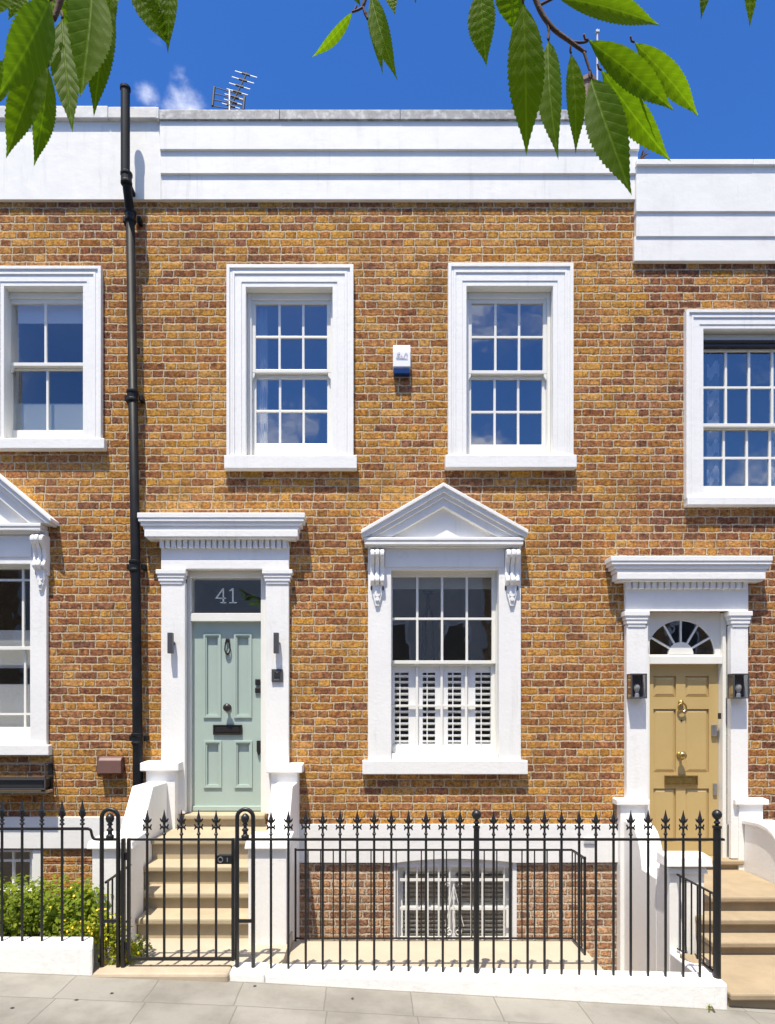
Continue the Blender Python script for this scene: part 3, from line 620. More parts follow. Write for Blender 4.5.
# ---- door and its surround
def cornice_px(m, x0, x1, y0, y1, p=0.195):
    """stepped door cornice, widest at the top"""
    n = [(0, 0, 0.20, p), (1.0, .20, .34, p - .008), (3.4, .34, .50, p - .022), (6, .5, .66, p - .036), (7.2, .66, .93, p - .032), (9.5, .93, 1.0, p - .05)]
    for dx, a, b, q in n:
        m.box(EL(x0 + dx, -q), ER(x1 - dx, -q), -q, 0.0, PZ(y0 + (y1 - y0) * b, -q), PZ(y0 + (y1 - y0) * a, -q))
def door_surround(hs, px_sh, cor, den, arch_y, cap_y, cap_x, zfoot, dwell):
    (la, lb), (ra, rb) = px_sh; Y = -0.08
    e = MB(); e.box(EL(la, -.05), ER(rb, -.05), -0.05, 0.0, PZ(arch_y[0], -.06), PZ(den[1] - 3, -.06))
    e.box(EL(la, -.085), ER(rb, -.085), -0.085, 0.0, PZ(arch_y[1], -.08), PZ(arch_y[0], -.08))
    e.box(PX(lb - 1, -.0), PX(ra + 1, -.0), -0.03, 0.22, PZ(arch_y[1] + .5, 0), PZ(arch_y[0], 0))        # soffit over the doorway
    s = e.build('door_surround', 'white', hs, bevel=0.004)
    c = MB(); cornice_px(c, *cor); c.build('cornice', 'white', s, bevel=0.006)
    d = MB(); n = dwell; a, b = EL(den[2], -.08), ER(den[3], -.08)
    d.box(a + 0.004, b - 0.004, -0.0505, 0.0, PZ(den[1], -.08), PZ(den[0], -.08) + .02)
    for k in range(n):
        xa = a + (b - a) * k / n; d.box(xa, xa + (b - a) / n * 0.72, -0.098, -0.0503, PZ(den[1], -.1), PZ(den[0], -.1) + .02)
    d.build('dentils', 'white', s, bevel=0.003)
    for (x0, x1), (c0, c1) in zip(px_sh, cap_x):
        p = MB(); p.box(EL(x0, Y), ER(x1, Y), Y, 0.0, zfoot, PZ(cap_y[1], Y) + 0.02); p.build('pilaster', 'white', s, bevel=0.006)
        k = MB(); hgt = cap_y[1] - cap_y[0]
        for (f0, f1, q, i) in ((0, .30, .115, 0), (.30, .55, .105, 1.6), (.55, .80, .098, 2.6), (.80, 1.0, .09, 4.2)):
            k.box(EL(c0 + i, -q), ER(c1 - i, -q), -q, 0.0, PZ(cap_y[0] + hgt * f1, -q), PZ(cap_y[0] + hgt * f0, -q))
        k.build('capital', 'white', s, bevel=0.005)
    return s
ds = door_surround(h41, ((161, 187), (265.6, 289.7)), (137, 306.5, 512.5, 538.5), (538.5, 547.5, 160, 289.5), (560.5, 569), (569.3, 584), ((155.5, 188.5), (262, 293.5)), 0.862, 22)
def door_leaf(hs, x0, x1, z0, z1, panels, mat, raised):
    Y = 0.10; m = MB(); holes = [p for p in panels]
    w = wall_mesh(x0, x1, z0, z1, holes, Y, Y + 0.022)
    m = w; m.box(x0 + 0.001, x1 - 0.001, Y + 0.0225, Y + 0.05, z0 + 0.001, z1 - 0.001)
    for a, b, c, d in panels:
        if raised:
            e = 0.035; m.add([(a, Y + .022, c), (b, Y + .022, c), (b, Y + .022, d), (a, Y + .022, d), (a + e, Y + .006, c + e), (b - e, Y + .006, c + e), (b - e, Y + .006, d - e), (a + e, Y + .006, d - e)],
                             [(0, 1, 5, 4), (1, 2, 6, 5), (2, 3, 7, 6), (3, 0, 4, 7), (4, 5, 6, 7)])
        else:
            m.ring(a - 0.004, b + 0.004, c - 0.004, d + 0.004, 0.022, Y - 0.016, Y + 0.003); m.ring(a + 0.017, b - 0.017, c + 0.017, d - 0.017, 0.016, Y - 0.006, Y + 0.0215)
    return m.build('door', mat, hs, bevel=0.002)
DY = 0.10
dx0, dx1, dz0, dz1 = PX(192.6, DY), PX(261.6, DY), PZ(811, DY), PZ(621.8, DY)
def pxz(a, b, c, d, Y=DY): return (PX(a, Y), PX(b, Y), PZ(d, Y), PZ(c, Y))
door = door_leaf(h41, dx0, dx1, dz0, dz1, [pxz(204, 220.8, 634, 717.5), pxz(234.5, 251.5, 634, 717.5), pxz(204.3, 221.4, 741, 787.5), pxz(234.8, 252, 741, 787.5)], 'sage', False)
kb = MB(); kb.box(dx0 + 0.002, dx1 - 0.002, 0.07, 0.102, dz0 + 0.004, PZ(806, .08)); kb.build('weather_bar', 'sage', door, bevel=0.006)
fm = MB(); fx1 = -1.094
fm.box(-1.99, dx0 - 0.002, 0.03, 0.2, 0.80, PZ(575, .05)); fm.box(dx1 + 0.002, fx1, 0.03, 0.2, 0.80, PZ(575, .05))
fm.box(dx0 - 0.002, dx1 + 0.002, 0.032, 0.2, PZ(621.4, .05), PZ(613.3, .05)); fm.box(dx0 - 0.05, dx1 + 0.05, 0.031, 0.2, PZ(577.8, .06), PZ(565, .06))
frm = fm.build('door_frame', 'white_wood', h41, bevel=0.004)
dl = MB(); dl.box(-2.0, -1.985, 0.001, 0.26, 0.8, 3.6); dl.box(-1.0925, -1.08, 0.001, 0.26, 0.8, 3.6); dl.build('door_reveal', 'white', h41)
fl = MB(); fl.add([(dx0, 0.085, PZ(613.5, .085)), (dx1, 0.085, PZ(613.5, .085)), (dx1, 0.085, PZ(577, .085)), (dx0, 0.085, PZ(577, .085))], [(0, 1, 2, 3)])
fan = fl.build('fanlight', 'glass_dark', h41)
room(h41, dx0, dx1, 1.0, 3.5, e=0.12)
# the numerals 41 on the fanlight
nm = MB(); Yn = 0.08
def q(poly):
    nm.prism([(PX(x, Yn), PZ(y, Yn)) for x, y in poly], 'y', Yn, Yn + 0.003)
q([(223.0, 588.2), (224.0, 588.2), (224.0, 602.6), (222.6, 602.6), (222.6, 590.6)])
q([(215.3, 598.1), (222.6, 588.2), (223.2, 589.6), (217.4, 597.6), (226, 597.7), (226, 598.6), (215.3, 598.6)])
q([(220.4, 602.2), (226.2, 602.2), (226.2, 603.1), (220.4, 603.1)])
q([(232.3, 588.2), (233.6, 588.2), (233.6, 602.6), (232.1, 602.6), (232.1, 590.4), (229.4, 591.4), (229.4, 590.5)])
q([(229.2, 602.2), (236.8, 602.2), (236.8, 603.1), (229.2, 603.1)])
nm.build('house_number', 'numeral', fan)
# furniture of the sage door
def letterbox(door, a, b, c, d, mat, Y=DY):
    m = MB(); x0, x1, z0, z1 = pxz(a, b, c, d, Y - .02); m.ring(x0, x1, z0, z1, 0.016, Y - 0.022, Y - 0.002); m.box(x0 + 0.0161, x1 - 0.0161, Y - 0.014, Y - 0.003, z0 + 0.0161, z1 - 0.0161)
    m.box(x0 + 0.03, x1 - 0.03, Y - 0.018, Y - 0.0145, z0 + 0.028, z1 - 0.028); m.build('letterbox', mat, door, bevel=0.003)
def knob(door, x, y, r, mat, Y=DY):
    m = MB(); c = (PX(x, Y - .06), 0, PZ(y, Y - .06)); m.lathe(c, [(r * .8, Y - 0.002), (r * .8, Y - .012), (r * .35, Y - .018), (r * .33, Y - .04), (r * .8, Y - .055), (r, Y - .072), (r * .85, Y - .09), (r * .45, Y - .1), (.001, Y - .103)], 16, 'y'); m.build('doorknob', mat, door, smooth=True)
letterbox(door, 213, 242, 724.8, 734.8, 'bronze'); knob(door, 227.2, 707.5, 0.046, 'bronze')
kn = MB(); kx, Yk = 227.6, DY - .02
kn.lathe((PX(kx, Yk), 0, PZ(640, Yk)), [(.024, DY - .002), (.024, DY - .02), (.012, DY - .03)], 10, 'y')
kn.tube([(PX(kx + u, Yk), DY - .028, PZ(v, Yk)) for u, v in ((-1.2, 640), (-2.2, 645), (-2.6, 650), (-1.6, 653.5), (0, 654.5), (1.6, 653.5), (2.6, 650), (2.2, 645), (1.2, 640))], .008, 8)
kn.lathe((PX(kx, Yk), 0, PZ(653.5, Yk)), [(.018, DY - .002), (.018, DY - .03), (.008, DY - .036)], 10, 'y'); kn.build('knocker', 'bronze', door)
lk = MB(); lk.box(PX(255.5, DY), PX(260.6, DY), DY - .03, DY - .002, PZ(685.3, DY), PZ(679.2, DY)); lk.box(PX(255.2, DY), PX(261, DY), DY - .022, DY - .002, PZ(693, DY), PZ(687.8, DY)); lk.build('lock', 'bronze', door, bevel=0.006)
lk = MB(); lk.prism([(PX(x, DY), PZ(y, DY)) for x, y in ((257, 740.5), (261, 740.5), (261, 751), (259.5, 755), (258.4, 755), (257, 751))], 'y', DY - .03, DY - .002); lk.build('latch', 'bronze', door, bevel=0.003)

# ---- the house on the right
RW_op = opening(701.6, 797, 331, 496.5); rd_op = (PX(647.5, -.02), PX(727.3, 0), 0.3, PZ(611.5))
hr = house('reddish brick terraced house at the right with an ochre door', XB1, 6.8, Zr, 0, [hole(RW_op), rd_op], 'brick_right')
wall_mesh(XB1, 6.8, -1.45, PZ(861), [], 0.004, 0.3).build('basement_wall', 'brick_base', hr)
w = sash_window(hr, RW_op, (703, 796), (352 - 1, 423.5), (429.5, 486), 4, 2); architrave(w, (683.5, 815, 310.5), RW_op, 0, (684, 815, 496.5, 505))
bl = MB(); bl.box(RW_op[0] + .002, RW_op[1] - .002, 0.03, 0.09, PZ(346.5, .03), PZ(340, .03)); bl.lathe((0, 0.03, PZ(342, .03)), [(0.02, RW_op[0] + .003), (0.02, RW_op[1] - .003)], 10, 'x'); bl.build('roller_blind', 'bronze', w)
parapet(hr, PX(636.5, -.1), 6.8, [(PX(636.5, -.075), 6.8, 164, 211.5, -0.075), (PX(636.5, -.06), 6.8, 211.5, 236.5, -0.058), (PX(636.5, -.1), 6.8, 236.5, 261, -0.045)], 159, 164.5, 'parapet')
rf = MB(); rf.box(XB1 + 0.002, 6.8, 0.3, 8.0, 7.3, 7.4); rf.box(6.5, 6.8, 0.301, 8.0, -1, 7.29); rf.build('roof', 'slate', hr)
bd = MB(); bd.box(xr_ + 0.002, PX(650), -0.033, 0.006, PZ(862.5, -.03), PZ(824.5, -.03)); bd.box(PX(727), 6.8, -0.033, 0.006, PZ(862.5, -.03), PZ(824.5, -.03)); bd.build('plaster_band', 'white', hr)
ds = door_surround(hr, ((623.8, 648.2), (727, 748.3)), (604.5, 773, 556, 581), (581, 588.5, 623, 749), (610.5, 610.8), (611, 627), ((620.6, 650), (723.7, 753)), 0.37, 19)
rx0, rx1, rz0, rz1 = PX(647.2, DY), PX(718.2, DY), PZ(855, DY), PZ(664.3, DY)
def P6(a, b, c, d): return pxz(a, b, c, d)
rdoor = door_leaf(hr, rx0, rx1, rz0, rz1, [P6(653.5, 676, 676, 697), P6(685.5, 709, 676, 697), P6(653.5, 676, 709, 772.5), P6(685.5, 709, 709, 772.5), P6(653.5, 676, 788.5, 842), P6(685.5, 709, 788.5, 842)], 'ochre', True)
fm = MB(); fxr = PX(727.3, 0) - .0005
fm.box(rd_op[0] - .0, rx0 - .002, .03, .2, .3, PZ(613, .03)); fm.box(rx1 + .002, fxr, .012, .2, .3, PZ(613, .03)); fm.box(rx0 - .002, rx1 + .002, .020, .2, PZ(664, .04), PZ(656.3, .04))
# spandrel with a half-round light
Yf = .06; cxf, czf, rf_ = PX(681, Yf), PZ(654.5, Yf), 34.0 / S(Yf)
half = arc(cxf, czf, rf_, 0, 180, 24); top = PZ(612, Yf)
fm.prism([(rx0 - .002, czf), (rx0 - .002, top), (rx1 + .002, top), (rx1 + .002, czf)] + half, 'y', Yf, Yf + .03)
fm.box(rx0 - .002, rx1 + .002, Yf - .001, Yf + .03, PZ(656.5, .05), czf)
for k in range(1, 6):
    a = R(30 * k); p = Vector((math.cos(a), 0, math.sin(a))); c = Vector((cxf, Yf + .008, czf)); fm.tube([c + p * .1, c + p * (rf_ + .005)], .0125, 6)
hub = arc(cxf, czf, 12.5 / S(Yf), 0, 180, 12); fm.prism(hub, 'y', Yf - .004, Yf + .03)
frm = fm.build('door_frame', 'white_wood', hr, bevel=0.003)
fl = MB(); fl.add([(rx0, Yf + .02, czf - .01), (rx1, Yf + .02, czf - .01), (rx1, Yf + .02, top), (rx0, Yf + .02, top)], [(0, 1, 2, 3)]); fl.build('fanlight', 'glass_dark', hr)
room(hr, rx0, rx1, 1.0, 3.2, e=0.12)
dl = MB(); dl.box(rd_op[0] - .012, rd_op[0] + .002, .001, .26, .3, 3.1); dl.box(fxr + .0005, fxr + .012, .001, .26, .3, 3.1); dl.build('door_reveal', 'white', hr)
letterbox(rdoor, 665, 698, 775.5, 785.5, 'brass'); knob(rdoor, 682.2, 755.5, .046, 'brass')
kn = MB(); kn.lathe((PX(681.3, Yk), 0, PZ(702.5, Yk)), [(.028, DY - .002), (.028, DY - .02), (.012, DY - .034)], 10, 'y')
kn.tube([(PX(681.8 + 4 * math.cos(R(t)), Yk), DY - .03, PZ(707.5 + 4.2 * math.sin(R(t)), Yk)) for t in range(0, 360, 24)], .009, 8, True); kn.build('knocker', 'brass', rdoor)
lk = MB(); lk.box(PX(710.8, DY), PX(716, DY), DY - .03, DY - .002, PZ(736, DY), PZ(724.5, DY)); lk.build('lock', 'steel', rdoor, bevel=.006)
lk = MB(); lk.box(PX(712.6, DY), PX(716.6, DY), DY - .02, DY - .002, PZ(795, DY), PZ(783, DY)); lk.build('lock', 'steel', rdoor, bevel=.006)
sp_ = MB(); sp_.lathe((PX(681.3, DY), 0, PZ(720.5, DY)), [(.01, DY - .001), (.01, DY - .006)], 8, 'y'); sp_.build('spyhole', 'bronze', rdoor)

# ---- the house on the left
lw_op = opening(6, 84.4, 288.6, 437.5); lg_op = opening(-62, 32.3, 565, 744); lb_op = (PX(-60), PX(33.5), -0.03, PZ(850))
hl = house('brown brick terraced house at the left edge behind a hedge', -6.8, XB0, Zc, 0, [hole(lw_op), hole(lg_op), (lb_op[0], lb_op[1], -9, lb_op[3])], 'brick_left')
wall_mesh(-6.8, XB0, -0.4, PZ(861), [(lb_op[0], lb_op[1], lb_op[2], 5)], 0.004, 0.3).build('basement_wall', 'brick_left', hl)
w = sash_window(hl, lw_op, (7.5, 83), (302.8, 362.7), (370, 430), 2, 1, 'glass_soft'); architrave(w, (-13.5, 103.3, 267), lw_op, 0, (-17, 107.3, 438, 448.5))
bl = MB(); bl.box(lw_op[0] + .02, lw_op[1] - .02, .20, .215, PZ(323, .2), lw_op[3]); bl.build('roller_blind', 'blind', w)
bl = MB(); bl.box(PX(16, .21), lw_op[1] - .02, .215, .22, lw_op[2], PZ(403, .2)); bl.build('frosted_film', 'film', w)
a0, b0 = PX(-60, .09), PX(31.5, .09)
wgl = ground_window(hl, lg_op, (-61, 31.5), (569, 646.5), (650, 727), 1, 1, (-76, 48.6), 530, (-80, 52.3, 745, 755.5), 'glass_soft', (536, 557), margins=[PX(23, .09), PX(-52, .09)])
mb_ = MB()
for yy, Y in ((580, .091), (714, .134)): mb_ = MB(); mb_.box(a0, b0, Y, Y + .026, PZ(yy, Y) - .012, PZ(yy, Y) + .012); mb_.build('glazing_bar', 'white_wood', wgl)
cb = MB(); cb.box(lg_op[0] + .02, lg_op[1] - .02, .22, .235, PZ(738, .22), PZ(684, .22)); cb.box(lg_op[0] + .02, lg_op[1] - .02, .24, .25, PZ(668, .22), PZ(630, .22)); cb.build('roller_blind', 'blind', wgl)
pediment(wgl, -77, -13.5, 50.5, 464, 517.5, 523, (-74, 48, 523, 532), None); console(wgl, 39.5, 535, 590, .145)
pp = MB(); pp.box(-6.8, XB0 - .001, -0.0415, 0.3, PZ(199.4, -.04), PZ(118, -.04)); pr = pp.build('parapet', 'parapet', hl)
cc = MB(); cc.box(-6.8, XB0 - 0.203, -0.085, 0.35, PZ(118, -.085), PZ(105.5, -.085)); cc.build('coping', 'coping', pr, bevel=0.008)
rf = MB(); rf.box(-6.8, XB0 - .002, 0.3, 8.0, 7.95, 8.05); rf.box(-6.8, -6.5, 0.301, 8, -1, 7.94); rf.build('roof', 'slate', hl)
bd = MB(); bd.box(-6.8, XB0 + .098, -0.035, 0.006, PZ(848.5, -.03), PZ(817, -.03)); bd.build('plaster_band', 'white', hl, bevel=.004)
fr = MB(); x0, x1, z0, z1 = lb_op; fr.ring(x0 - .02, x1 + .02, z0 - .02, z1 + .02, .045, 0.012, .27); fr.box(x1 - .001, PX(42), -.012, .02, z0, z1 + .0)
fr.box(PX(7), PX(9.5), .1, .14, z0, z1); fr.box(PX(25), PX(28), .1, .14, z0, z1); fr.box(x0, x1, .102, .138, PZ(864), PZ(861.5))
baw = fr.build('window', 'white_wood', hl, bevel=.003); g_ = MB(); g_.add([(x0, .12, z0), (x1, .12, z0), (x1, .12, z1), (x0, .12, z1)], [(0, 1, 2, 3)]); g_.build('glass', 'glass_dark', baw); room(baw, x0, x1, z0, z1, e=.1)

M['stucco'] = simple('cream_stucco', (0.50, 0.48, 0.42), 0.8, var=0.1, streak=0.5)
# ---- the terrace across the street (seen mirrored in the panes)
for i, (xa, xb, hh_, lab) in enumerate(((-24, -13.01, 8.5, 'farthest left brick house across the street'), (-13, -4.5, 8.6, 'stuccoed house across the street, mirrored in the left ground-floor panes'), (4.51, 13, 8.8, 'brick house across the street, mirrored in the right-hand panes'), (-4.49, 4.5, 8.4, 'stuccoed house straight across the street, mirrored in the middle panes'), (13.01, 24, 8.6, 'farthest right brick house across the street'))):
    h = thing('terraced_house', lab, 'house', ((xa + xb) / 2, -17, 0))
    m = MB(); m.box(xa, xb, -24, -17, -1.5, hh_); m.build('wall', 'stucco' if i % 2 else 'brick_left', h)
    m = MB(); m.prism([(-24.2, hh_), (-16.8, hh_), (-20.5, hh_ + 1.0)], 'x', xa, xb); m.build('roof', 'slate', h)
    for k in range(4):
        for zz in (0.9, 3.6):
            xw = xa + (xb - xa) * (k + .5) / 4; m = MB(); m.ring(xw - .55, xw + .55, zz, zz + 1.7, .1, -17.02, -16.95); f_ = m.build('window', 'white_wood', h)
            m = MB(); m.box(xw - .45, xw + .45, -17.01, -16.99, zz + .1, zz + 1.6); m.build('pane', 'dark_plastic', f_)
# ------------------------------------------------------------------ yards
def block(name, mat, x0, x1, y0, y1, z0, z1, bevel=0.0):
    m = MB(); m.box(x0, x1, y0, y1, z0, z1); return tag(m.build(name, mat, bevel=bevel), kind='structure')
block('front_yard_paving', 'yard', -0.663, 1.955, -2.028, -1.18, -1.34, -0.13)
block('path', 'yard', -2.04, -0.665, -2.06, -1.23, -0.6, -0.03)
block('lightwell_floor', 'concrete', -0.8, 2.9, -2.1, 0.02, -1.5, -1.35)
block('garden_soil', 'soil', -6.8, -2.37, -2.05, 0.0, -0.5, -0.03)

# ------------------------------------------------------------------ stone steps
def steps(label, x0, x1, rows, mat, loc, back=0.0, zlow=-0.3):
    t = thing('stone_steps', label, 'steps', loc)
    for i, (z, yn, yb, zr, a, b) in enumerate(rows):
        a = x0 if a is None else a; b = x1 if b is None else b
        m = MB(); m.hexa([(a, yn, z - .062), (b, yn, z - .062), (b, yb, z - .062), (a, yb, z - .062), (a, yn, z - .004), (b, yn, z - .004), (b, yb, z + .004), (a, yb, z + .004)]); m.build('tread', mat, t, bevel=0.015)
        m = MB(); m.box(a + .004, b - .004, yn + .042, yb - .002, zr, z - .0605); m.build('riser', mat, t)
    return t
steps('pale sandstone steps climbing to the sage green door', -2.038, -1.014,
      [(0.862, -0.115, 0.24, 0.5, -1.975, -1.095), (0.72, -0.74, 0.10, 0.44, -2.128, -.942), (0.507, -0.98, -0.66, 0.25, -2.128, -.942), (0.322, -1.22, -0.90, 0.09, -2.065, -1.012), (0.162, -1.465, -1.14, -0.10, -2.025, -1.012)], 'stone', (-1.53, -1.46, -0.03))
steps('worn tan sandstone steps climbing to the ochre door', 3.062, 4.138,
      [(0.365, -0.115, 0.24, 0.0, None, None), (0.25, -1.10, 0.0, 0.05, None, None), (0.10, -1.29, -1.03, -0.09, None, None), (-0.04, -1.48, -1.22, -0.25, None, None), (-0.17, -2.225, -1.40, -0.8, 2.80, 5.2)], 'stone_old', (3.53, -2.2, -0.3))

# ------------------------------------------------------------------ white walls beside the steps
def side_wall(label, xo, xi, prof, blk, blkcap, pier, caps, loc):
    """xo / xi: outer and inner x; prof: top line [(y,z)] from the house outward"""
    t = thing('stair_wall', label, 'wall', loc)
    m = MB(); m.prism([(prof[0][0], -1.34)] + prof + [(prof[-1][0], -1.34)], 'x', xo, xi); m.build('wall', 'white', t, bevel=0.012)
    m = MB(); m.box(*blk); m.build('plinth', 'white', t, bevel=0.006)
    m = MB(); x0, x1, y0, y1, z0, z1 = blkcap; m.hexa([(x0, y0, z0), (x1, y0, z0), (x1, y1, z0), (x0, y1, z0), (x0, y0, z1 - .012), (x1, y0, z1 - .012), (x1, y1, z1), (x0, y1, z1)]); m.build('plinth_cap', 'white', t, bevel=0.008)
    if pier:
        m = MB(); m.box(*pier); p = m.build('pier', 'white', t, bevel=0.008)
        for (x0, x1, y0, y1, z0, z1) in caps:
            m = MB(); m.hexa([(x0, y0, z0), (x1, y0, z0), (x1, y1, z0), (x0, y1, z0), (x0 + .01, y0 + .01, z1 - .02), (x1 - .01, y0 + .01, z1 - .02), (x1 - .01, y1, z1), (x0 + .01, y1, z1)]); m.build('pier_cap', 'white', p, bevel=0.008)
    return t
pr41 = [(-0.201, 1.225), (-0.66, 1.235), (-1.03, .79), (-1.3, .78)]
side_wall('white sloping wall left of the steps to the sage green door, beside the drainpipe', -2.345, -2.13, pr41, (-2.36, -2.045, -0.2, -0.002, -1.3, 1.345), (-2.41, -1.995, -0.245, -0.002, 1.345, 1.445),
          (-2.365, -2.03, -1.57, -1.24, -1.3, 0.80), [(-2.40, -2.00, -1.605, -1.21, 0.80, 0.885)], (-2.2, -1.0, -0.03))
side_wall('white sloping wall right of the steps to the sage green door, with a square capped pier', -0.94, -0.728, pr41, (-1.012, -0.724, -0.2, -0.002, -1.3, 1.325), (-1.06, -0.672, -0.245, -0.002, 1.325, 1.42),
          (-1.0115, -0.68, -1.57, -1.24, -1.3, 0.80), [(-1.04, -0.645, -1.605, -1.21, 0.80, 0.885)], (-0.86, -1.0, -0.03))
prR = [(-0.111, .80), (-0.25, .795), (-0.34, .77), (-0.41, .73), (-0.47, .66), (-0.52, .57), (-0.55, .46), (-0.57, .38), (-0.90, .37)]
side_wall('white wall curving down to a heavy capped pier, left of the steps to the ochre door', 2.825, 3.06, prR, (2.785, 3.055, -0.11, -0.002, -1.3, 0.965), (2.736, 3.095, -0.145, -0.002, 0.965, 1.035),
          (2.8255, 3.15, -1.17, -0.9, -1.3, 0.485), [(2.80, 3.175, -1.195, -1.0, 0.485, 0.553), (2.765, 3.20, -1.23, -1.02, 0.555, 0.662)], (2.9, -0.8, -1.3))
prR2 = [(-0.101, .80), (-0.40, .815), (-0.54, .795), (-0.64, .75), (-0.74, .66), (-0.84, .54), (-0.92, .48), (-1.5, .44)]
rw = side_wall('white curved wall at the right edge, right of the steps to the ochre door', 4.14, 4.42, prR2, (4.085, 4.35, -0.1, -0.002, -0.5, 0.965), (4.03, 4.40, -0.13, -0.002, 0.965, 1.035), None, [], (4.2, -0.8, 0.0))
m = MB(); m.prism([(y, z - .045) for y, z in prR2] + [(y, z + .004) for y, z in prR2[::-1]], 'x', 4.115, 4.45); m.build('coping', 'white', rw, bevel=.01)

# ------------------------------------------------------------------ low white plinths at the pavement
def plinth(label, x0, x1, zt0, zt1, mat='plinth', y0=-2.24, y1=-2.03, low=-1.34, bev=0.02):
    m = MB(); m.hexa([(x0, y0, low), (x1, y0, low), (x1, y1, low), (x0, y1, low), (x0, y0 + .006, zt0 - .008), (x1, y0 + .006, zt1 - .008), (x1, y1, zt0 * 0 + zt1 + .004), (x0, y1, zt0 + .004)])
    o = m.build('plinth_wall', mat, bevel=bev, org=((x0 + x1) / 2, y0, gz((x0 + x1) / 2))); return tag(o, label, 'low wall')
m = MB(); m.hexa([(-6.8, -2.24, -1.3), (-2.08, -2.24, -1.3), (-2.155, -2.03, -1.3), (-6.8, -2.03, -1.3), (-6.8, -2.234, .195), (-2.08, -2.234, .19), (-2.155, -2.03, .204), (-6.8, -2.03, .208)])
tag(m.build('plinth_wall', 'plinth', bevel=.02, org=(-4.4, -2.24, gz(-4.4))), 'white painted low wall along the pavement in front of the hedge', 'low wall')
plinth('small white painted block at the foot of the right gate arch', -1.038, -0.769, -0.002, -0.006, bev=0.014)
plinth('long white painted low wall along the pavement under the pointed railings', -0.766, 2.775, -0.012, -0.085)
m = MB(); m.hexa([(2.64, -2.029, -1.3), (2.775, -2.029, -1.3), (2.99, -1.171, -1.3), (2.83, -1.171, -1.3), (2.64, -2.029, -.10), (2.775, -2.029, -.10), (2.99, -1.171, -.25), (2.83, -1.171, -.25)])
tag(m.build('plinth_wall', 'plinth', bevel=.012, org=(2.88, -1.6, -.3)), 'short white kerb wall under the handrail left of the ochre door steps', 'low wall')
m = MB(); m.box(-2.078, -1.04, -2.265, -2.061, -0.3, -0.004); tag(m.build('gate_step', 'slab_edge', bevel=.022, org=(-1.55, -2.16, -.1)), 'stone slab under the iron gate at the pavement edge', 'step')

# ------------------------------------------------------------------ ironwork
YR, ZR = -2.13, 1.0; BR = 0.0102
def finial(x, z0, h=0.222, kind='leaf'):
    m = MB(); c = (x, YR, z0); x00 = x
    m.lathe(c, [(BR, -.01), (BR, .02), (.018, .028), (.019, .036), (.012, .044), (.010, .06), (.012, .075), (.019, .086), (.019, .094), (.012, .102), (.013, .115), (.021, .128), (.024, .140), (.020, .156), (.011, .182), (.006, .203), (.002, h)], 8)
    if kind == 'leaf':
        for sg in (-1, 1):
            m.tube([(x + sg * .008, YR, z0 + .128), (x + sg * .026, YR, z0 + .134), (x + sg * .037, YR, z0 + .147), (x + sg * .040, YR, z0 + .156)], [.010, .009, .007, .003], 6)
            m.tube([(x + sg * .008, YR, z0 + .088), (x + sg * .028, YR, z0 + .086), (x + sg * .038, YR, z0 + .103), (x + sg * .041, YR, z0 + .110)], [.010, .009, .007, .004], 6)
            m.tube([(x + sg * .020, YR, z0 + .088), (x + sg * .034, YR, z0 + .078), (x + sg * .041, YR, z0 + .066)], [.009, .008, .004], 6)
            m.tube([(x, YR + sg * .008, z0 + .128), (x, YR + sg * .026, z0 + .134), (x, YR + sg * .038, z0 + .152)], [.010, .009, .003], 6)
    else:
        for sg in (-1, 1):
            m.tube([(x + sg * .006, YR, z0 + .09), (x + sg * .026, YR, z0 + .104), (x + sg * .034, YR, z0 + .122)], [.011, .010, .004], 6)
            m.tube([(x, YR + sg * .006, z0 + .09), (x, YR + sg * .026, z0 + .104), (x, YR + sg * .034, z0 + .122)], [.011, .010, .004], 6)
        m.lathe(c, [(.02, .022), (.025, .03), (.02, .038)], 8); m.lathe(c, [(.018, .052), (.023, .06), (.018, .068)], 8)
        m.lathe(c, [(.012, .085), (.027, .12), (.028, .135), (.016, .160), (.004, .182)], 8)
    m.v = [(x00 + (a - x00) * .80, YR + (b - YR) * .80, z) for a, b, z in m.v]
    return m
def balusters(root, pxs, zb, zt, kind='leaf', name='baluster'):
    x0 = PX(pxs[0], YR); m = MB(); m.lathe((x0, YR, 0), [(BR, zb), (BR, zt)], 8)
    b0 = m.build(name, 'iron', root); f0 = finial(x0, zt, kind=kind).build('finial', 'iron', b0); f0.parent = b0
    for p in pxs[1:]: copy_tree(b0, root, (PX(p, YR) - x0 + rnd.uniform(-.002, .002), rnd.uniform(-.002, .002), rnd.uniform(-.003, .003)))
def gate_arch(root, pa, pb, zfoot, cross):
    xa, xb = PX(pa, YR), PX(pb, YR); r = (xb - xa) / 2; zc = 1.225 - r; xm = (xa + xb) / 2
    pts = [(xa, YR, zfoot), (xa, YR, .5), (xa, YR, zc)] + [(x, YR, z) for x, z in arc(xm, zc, r, 180, 0, 14)][1:-1] + [(xb, YR, zc), (xb, YR, .5), (xb, YR, zfoot)]
    m = MB(); m.tube(pts, .0165, 8); a = m.build('arch', 'iron', root, smooth=True)
    m = MB(); m.lathe((xm, YR, ZR), [(.030, .0), (.030, .022), (.018, .03), (.016, .05), (.026, .062), (.026, .07), (.014, .08), (.012, .096), (.022, .104), (.022, .11), (.014, .118), (.026, .130), (.033, .15), (.030, .172), (.016, .188), (.004, .194)], 12); m.build('ball_finial', 'iron', a, smooth=True)
    m = MB(); m.box(xa, xb, YR - .011, YR + .011, cross - .012, cross + .012); m.build('cross_bar', 'iron', a)
